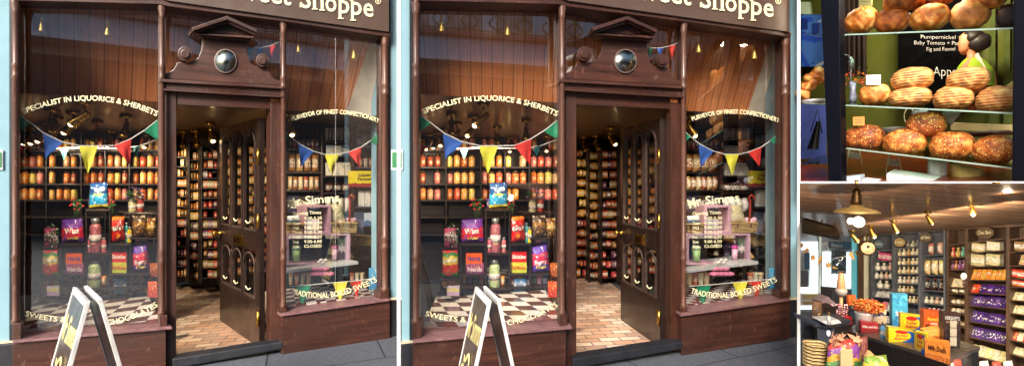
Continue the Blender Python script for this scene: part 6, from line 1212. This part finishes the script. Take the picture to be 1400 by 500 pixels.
cbox('dark_brown_carton', 'tall dark brown carton with silver lettering and price tickets', (1290, 476), (1313, 479), 427, 429, uvpack('hersh', [(0, (44, 24, 18)), (.5, (56, 32, 24))], .2, 3, .35), [("HERSHEY'S", .08, .94, .82, .1, (196, 186, 170)), ('special dark', .14, .86, .74, .05, (190, 150, 110)), ('disc', .55, .3, .2, .0, (180, 160, 130), 1)], (.02, .05, 0), 2.36)
for i, (y0, y1) in enumerate(((438, 447), (448, 459), (460, 472))): F4(MB(), [(1299, y0), (1308, y0 + .6), (1308, y1 + .6), (1299, y1)], 2.34, .003).build and tagp(F4(MB(), [(1299, y0), (1308, y0 + .6), (1308, y1 + .6), (1299, y1)], 2.345, .003).build('price_ticket', paint('ticket_tan', (176, 160, 134), .7, 0, .2, 30)), '%s tan price ticket on the dark brown carton' % ['top', 'middle', 'bottom'][i], 'ticket')
# bucket of orange lollies
o = thing('lolly_bucket', 'pale bucket crammed with orange beaded lollies on the counter', 'bucket', onc(1181, 455)); tb = tY(cY(453)); MB().lathepx(S4, 1181, tb, [(9.5, 453), (11.5, 428), (12.3, 427), (11, 426)], 26).build('bucket', paint('bucket_white', (200, 196, 190), .4, 0, .15, 9), o)
OB = [paint('lolly_%d' % i, c, .35, 0, .3, 40) for i, c in enumerate(((214, 104, 36), (190, 70, 24), (222, 140, 60)))]
bs = [MB() for _ in OB]; rnd = random.Random(3); kk = cY(453) / F
for i in range(230): an = rnd.uniform(0, 6.28); rr = rnd.random() ** .5 * 20; c = PY(1186 + rr * math.cos(an), 418 + rnd.uniform(-9, 9) * (1 - (rr / 22) ** 2) ** .5, cY(453)) + Vector((0, rr * math.sin(an) * kk * .8, 0)); bs[i % 3].ball(c, kk * 1.7, kk * 1.7, kk * 1.5, 7, 5)
for mb, m in zip(bs, OB): mb.build('lollies', m, o)
# baskets, gift bags and what lies on the floor side
wk = MATS['wicker_weave']; kS = 2.55
for i in range(7):
    y = 500 - i * 4.6; a = MB(); a.lathepx(S4, 1114, tY(kS), [(13 + .5, y + 6), (15.6, y - 3), (16.4, y - 4.4), (15, y - 4.4), (13.6, y + 3)], 28); 
    tagp(a.build('wicker_basket', wk), 'round tan basket, %s' % (['bottom one of the nested stack', 'second from the bottom of the stack', 'third from the bottom of the stack', 'middle one of the nested stack', 'third from the top of the stack', 'second from the top of the stack', 'topmost of the nested stack'][i]), 'basket', 'nested round baskets at the bottom left')
def g4(nm, lab_, quad, Y, dep, m): fr_ = Fr(1245, Y, (1, 0), (0, .982, -.189)); f, g_ = pillow(fr_, quad, 0, dep); a = MB(); a.grid(f, 12, 12); a.grid(g_, 12, 12); return tagp(a.build(nm, m, weld=True), lab_, 'gift bag')
g4('gift_bag', 'colourful swirled gift bag with tan panel before the counter', [(1133, 469), (1176, 460), (1180, 512), (1128, 512)], 2.45, .05, uvpack('swirl', [(0, (150, 60, 60)), (.25, (90, 140, 80)), (.45, (206, 150, 50)), (.62, (120, 60, 130)), (.8, (196, 60, 50))], .35, 3, spots=[((206, 180, 90), 4, .62), ((150, 40, 60), 5, .66)]))
c3('upright_tan_card', 'plain tan card panel standing against the swirled gift bag', 'card', [(1150, 479), (1166, 477), (1166, 512), (1150, 512)], 2.36, (0, .012, 0), paint('tan_card', (196, 166, 120), .7)); ts = MB(); rnd = random.Random(8)
for i in range(26): c = PY(rnd.uniform(1134, 1172), rnd.uniform(458, 470), rnd.uniform(2.4, 2.55)); d = Vector((rnd.uniform(-1, 1), rnd.uniform(-1, 1), rnd.uniform(0, 1))).normalized(); s_ = d.orthogonal().normalized(); ts.prism3([c - d * .02, c + s_ * .016, c + d * .03, c - s_ * .014], d.cross(s_) * .0015)
tagp(ts.build('tissue_paper', paint('peach_tissue', (190, 134, 100), .8, 0, .1, 20)), 'peach tissue paper sticking out of the swirled gift bag', 'tissue')
g4('gift_bag', 'crumpled yellow and green bag at the bottom under the counter', [(1182, 487), (1212, 484), (1216, 515), (1178, 515)], 2.3, .05, uvpack('yelgreen', [(0, (190, 150, 60)), (.5, (214, 200, 70)), (.75, (120, 150, 50))], .3, 4, spots=[((226, 196, 150), 5, .6)])); c3('kraft_cone', 'folded kraft paper cone above the crumpled bag', 'paper cone', [(1184, 490), (1190, 479), (1198, 487), (1196, 492)], 2.3, (0, .02, 0), KR)
g4('gift_bag', 'dark red bag leaning on the counter behind the tan panel', [(1166, 462), (1186, 458), (1188, 505), (1168, 508)], 2.6, .03, uvpack('maroonbag', [(0, (90, 40, 44)), (.5, (130, 70, 60))], .3, 4)); 
for i, (x, y) in enumerate(((1298, 500), (1308, 497), (1345, 499), (1362, 500), (1378, 499))): g4('lower_sweet_bag', 'small sweet bag peeping over the bottom edge, %s from the left right of the counter' % ORD[i + 1], [(x - 6, y - 6), (x + 6, y - 7), (x + 7, y + 14), (x - 7, y + 14)], 2.25 if i < 2 else 2.5, .02, [paint('lowbag_a', (206, 196, 180), .5, 0, .4, 30), uvpack('lowbag_b', [(0, (70, 110, 150)), (.5, (196, 80, 50))], .3, 5)][i % 2])
c3('red_box_small', 'red box on the cabinet left of the lolly bucket', 'sweet box', [(1156, 434), (1165, 433), (1165, 443), (1157, 444)], 3.45, (0, .06, 0), paint('box_red2', (196, 40, 40), .4)); c3('green_orange_ribbons', 'orange packet standing left of the lolly cluster', 'packet', [(1160, 404), (1170, 403), (1171, 416), (1161, 418)], 3.75, (0, .03, 0), paint('orange_pk', (206, 96, 40), .5, 0, .3, 30))
a = MB(); [a.ball(PY(1140 + k * 0, 0, 1), .001, .001, .001, 4, 3) for k in range(0)]
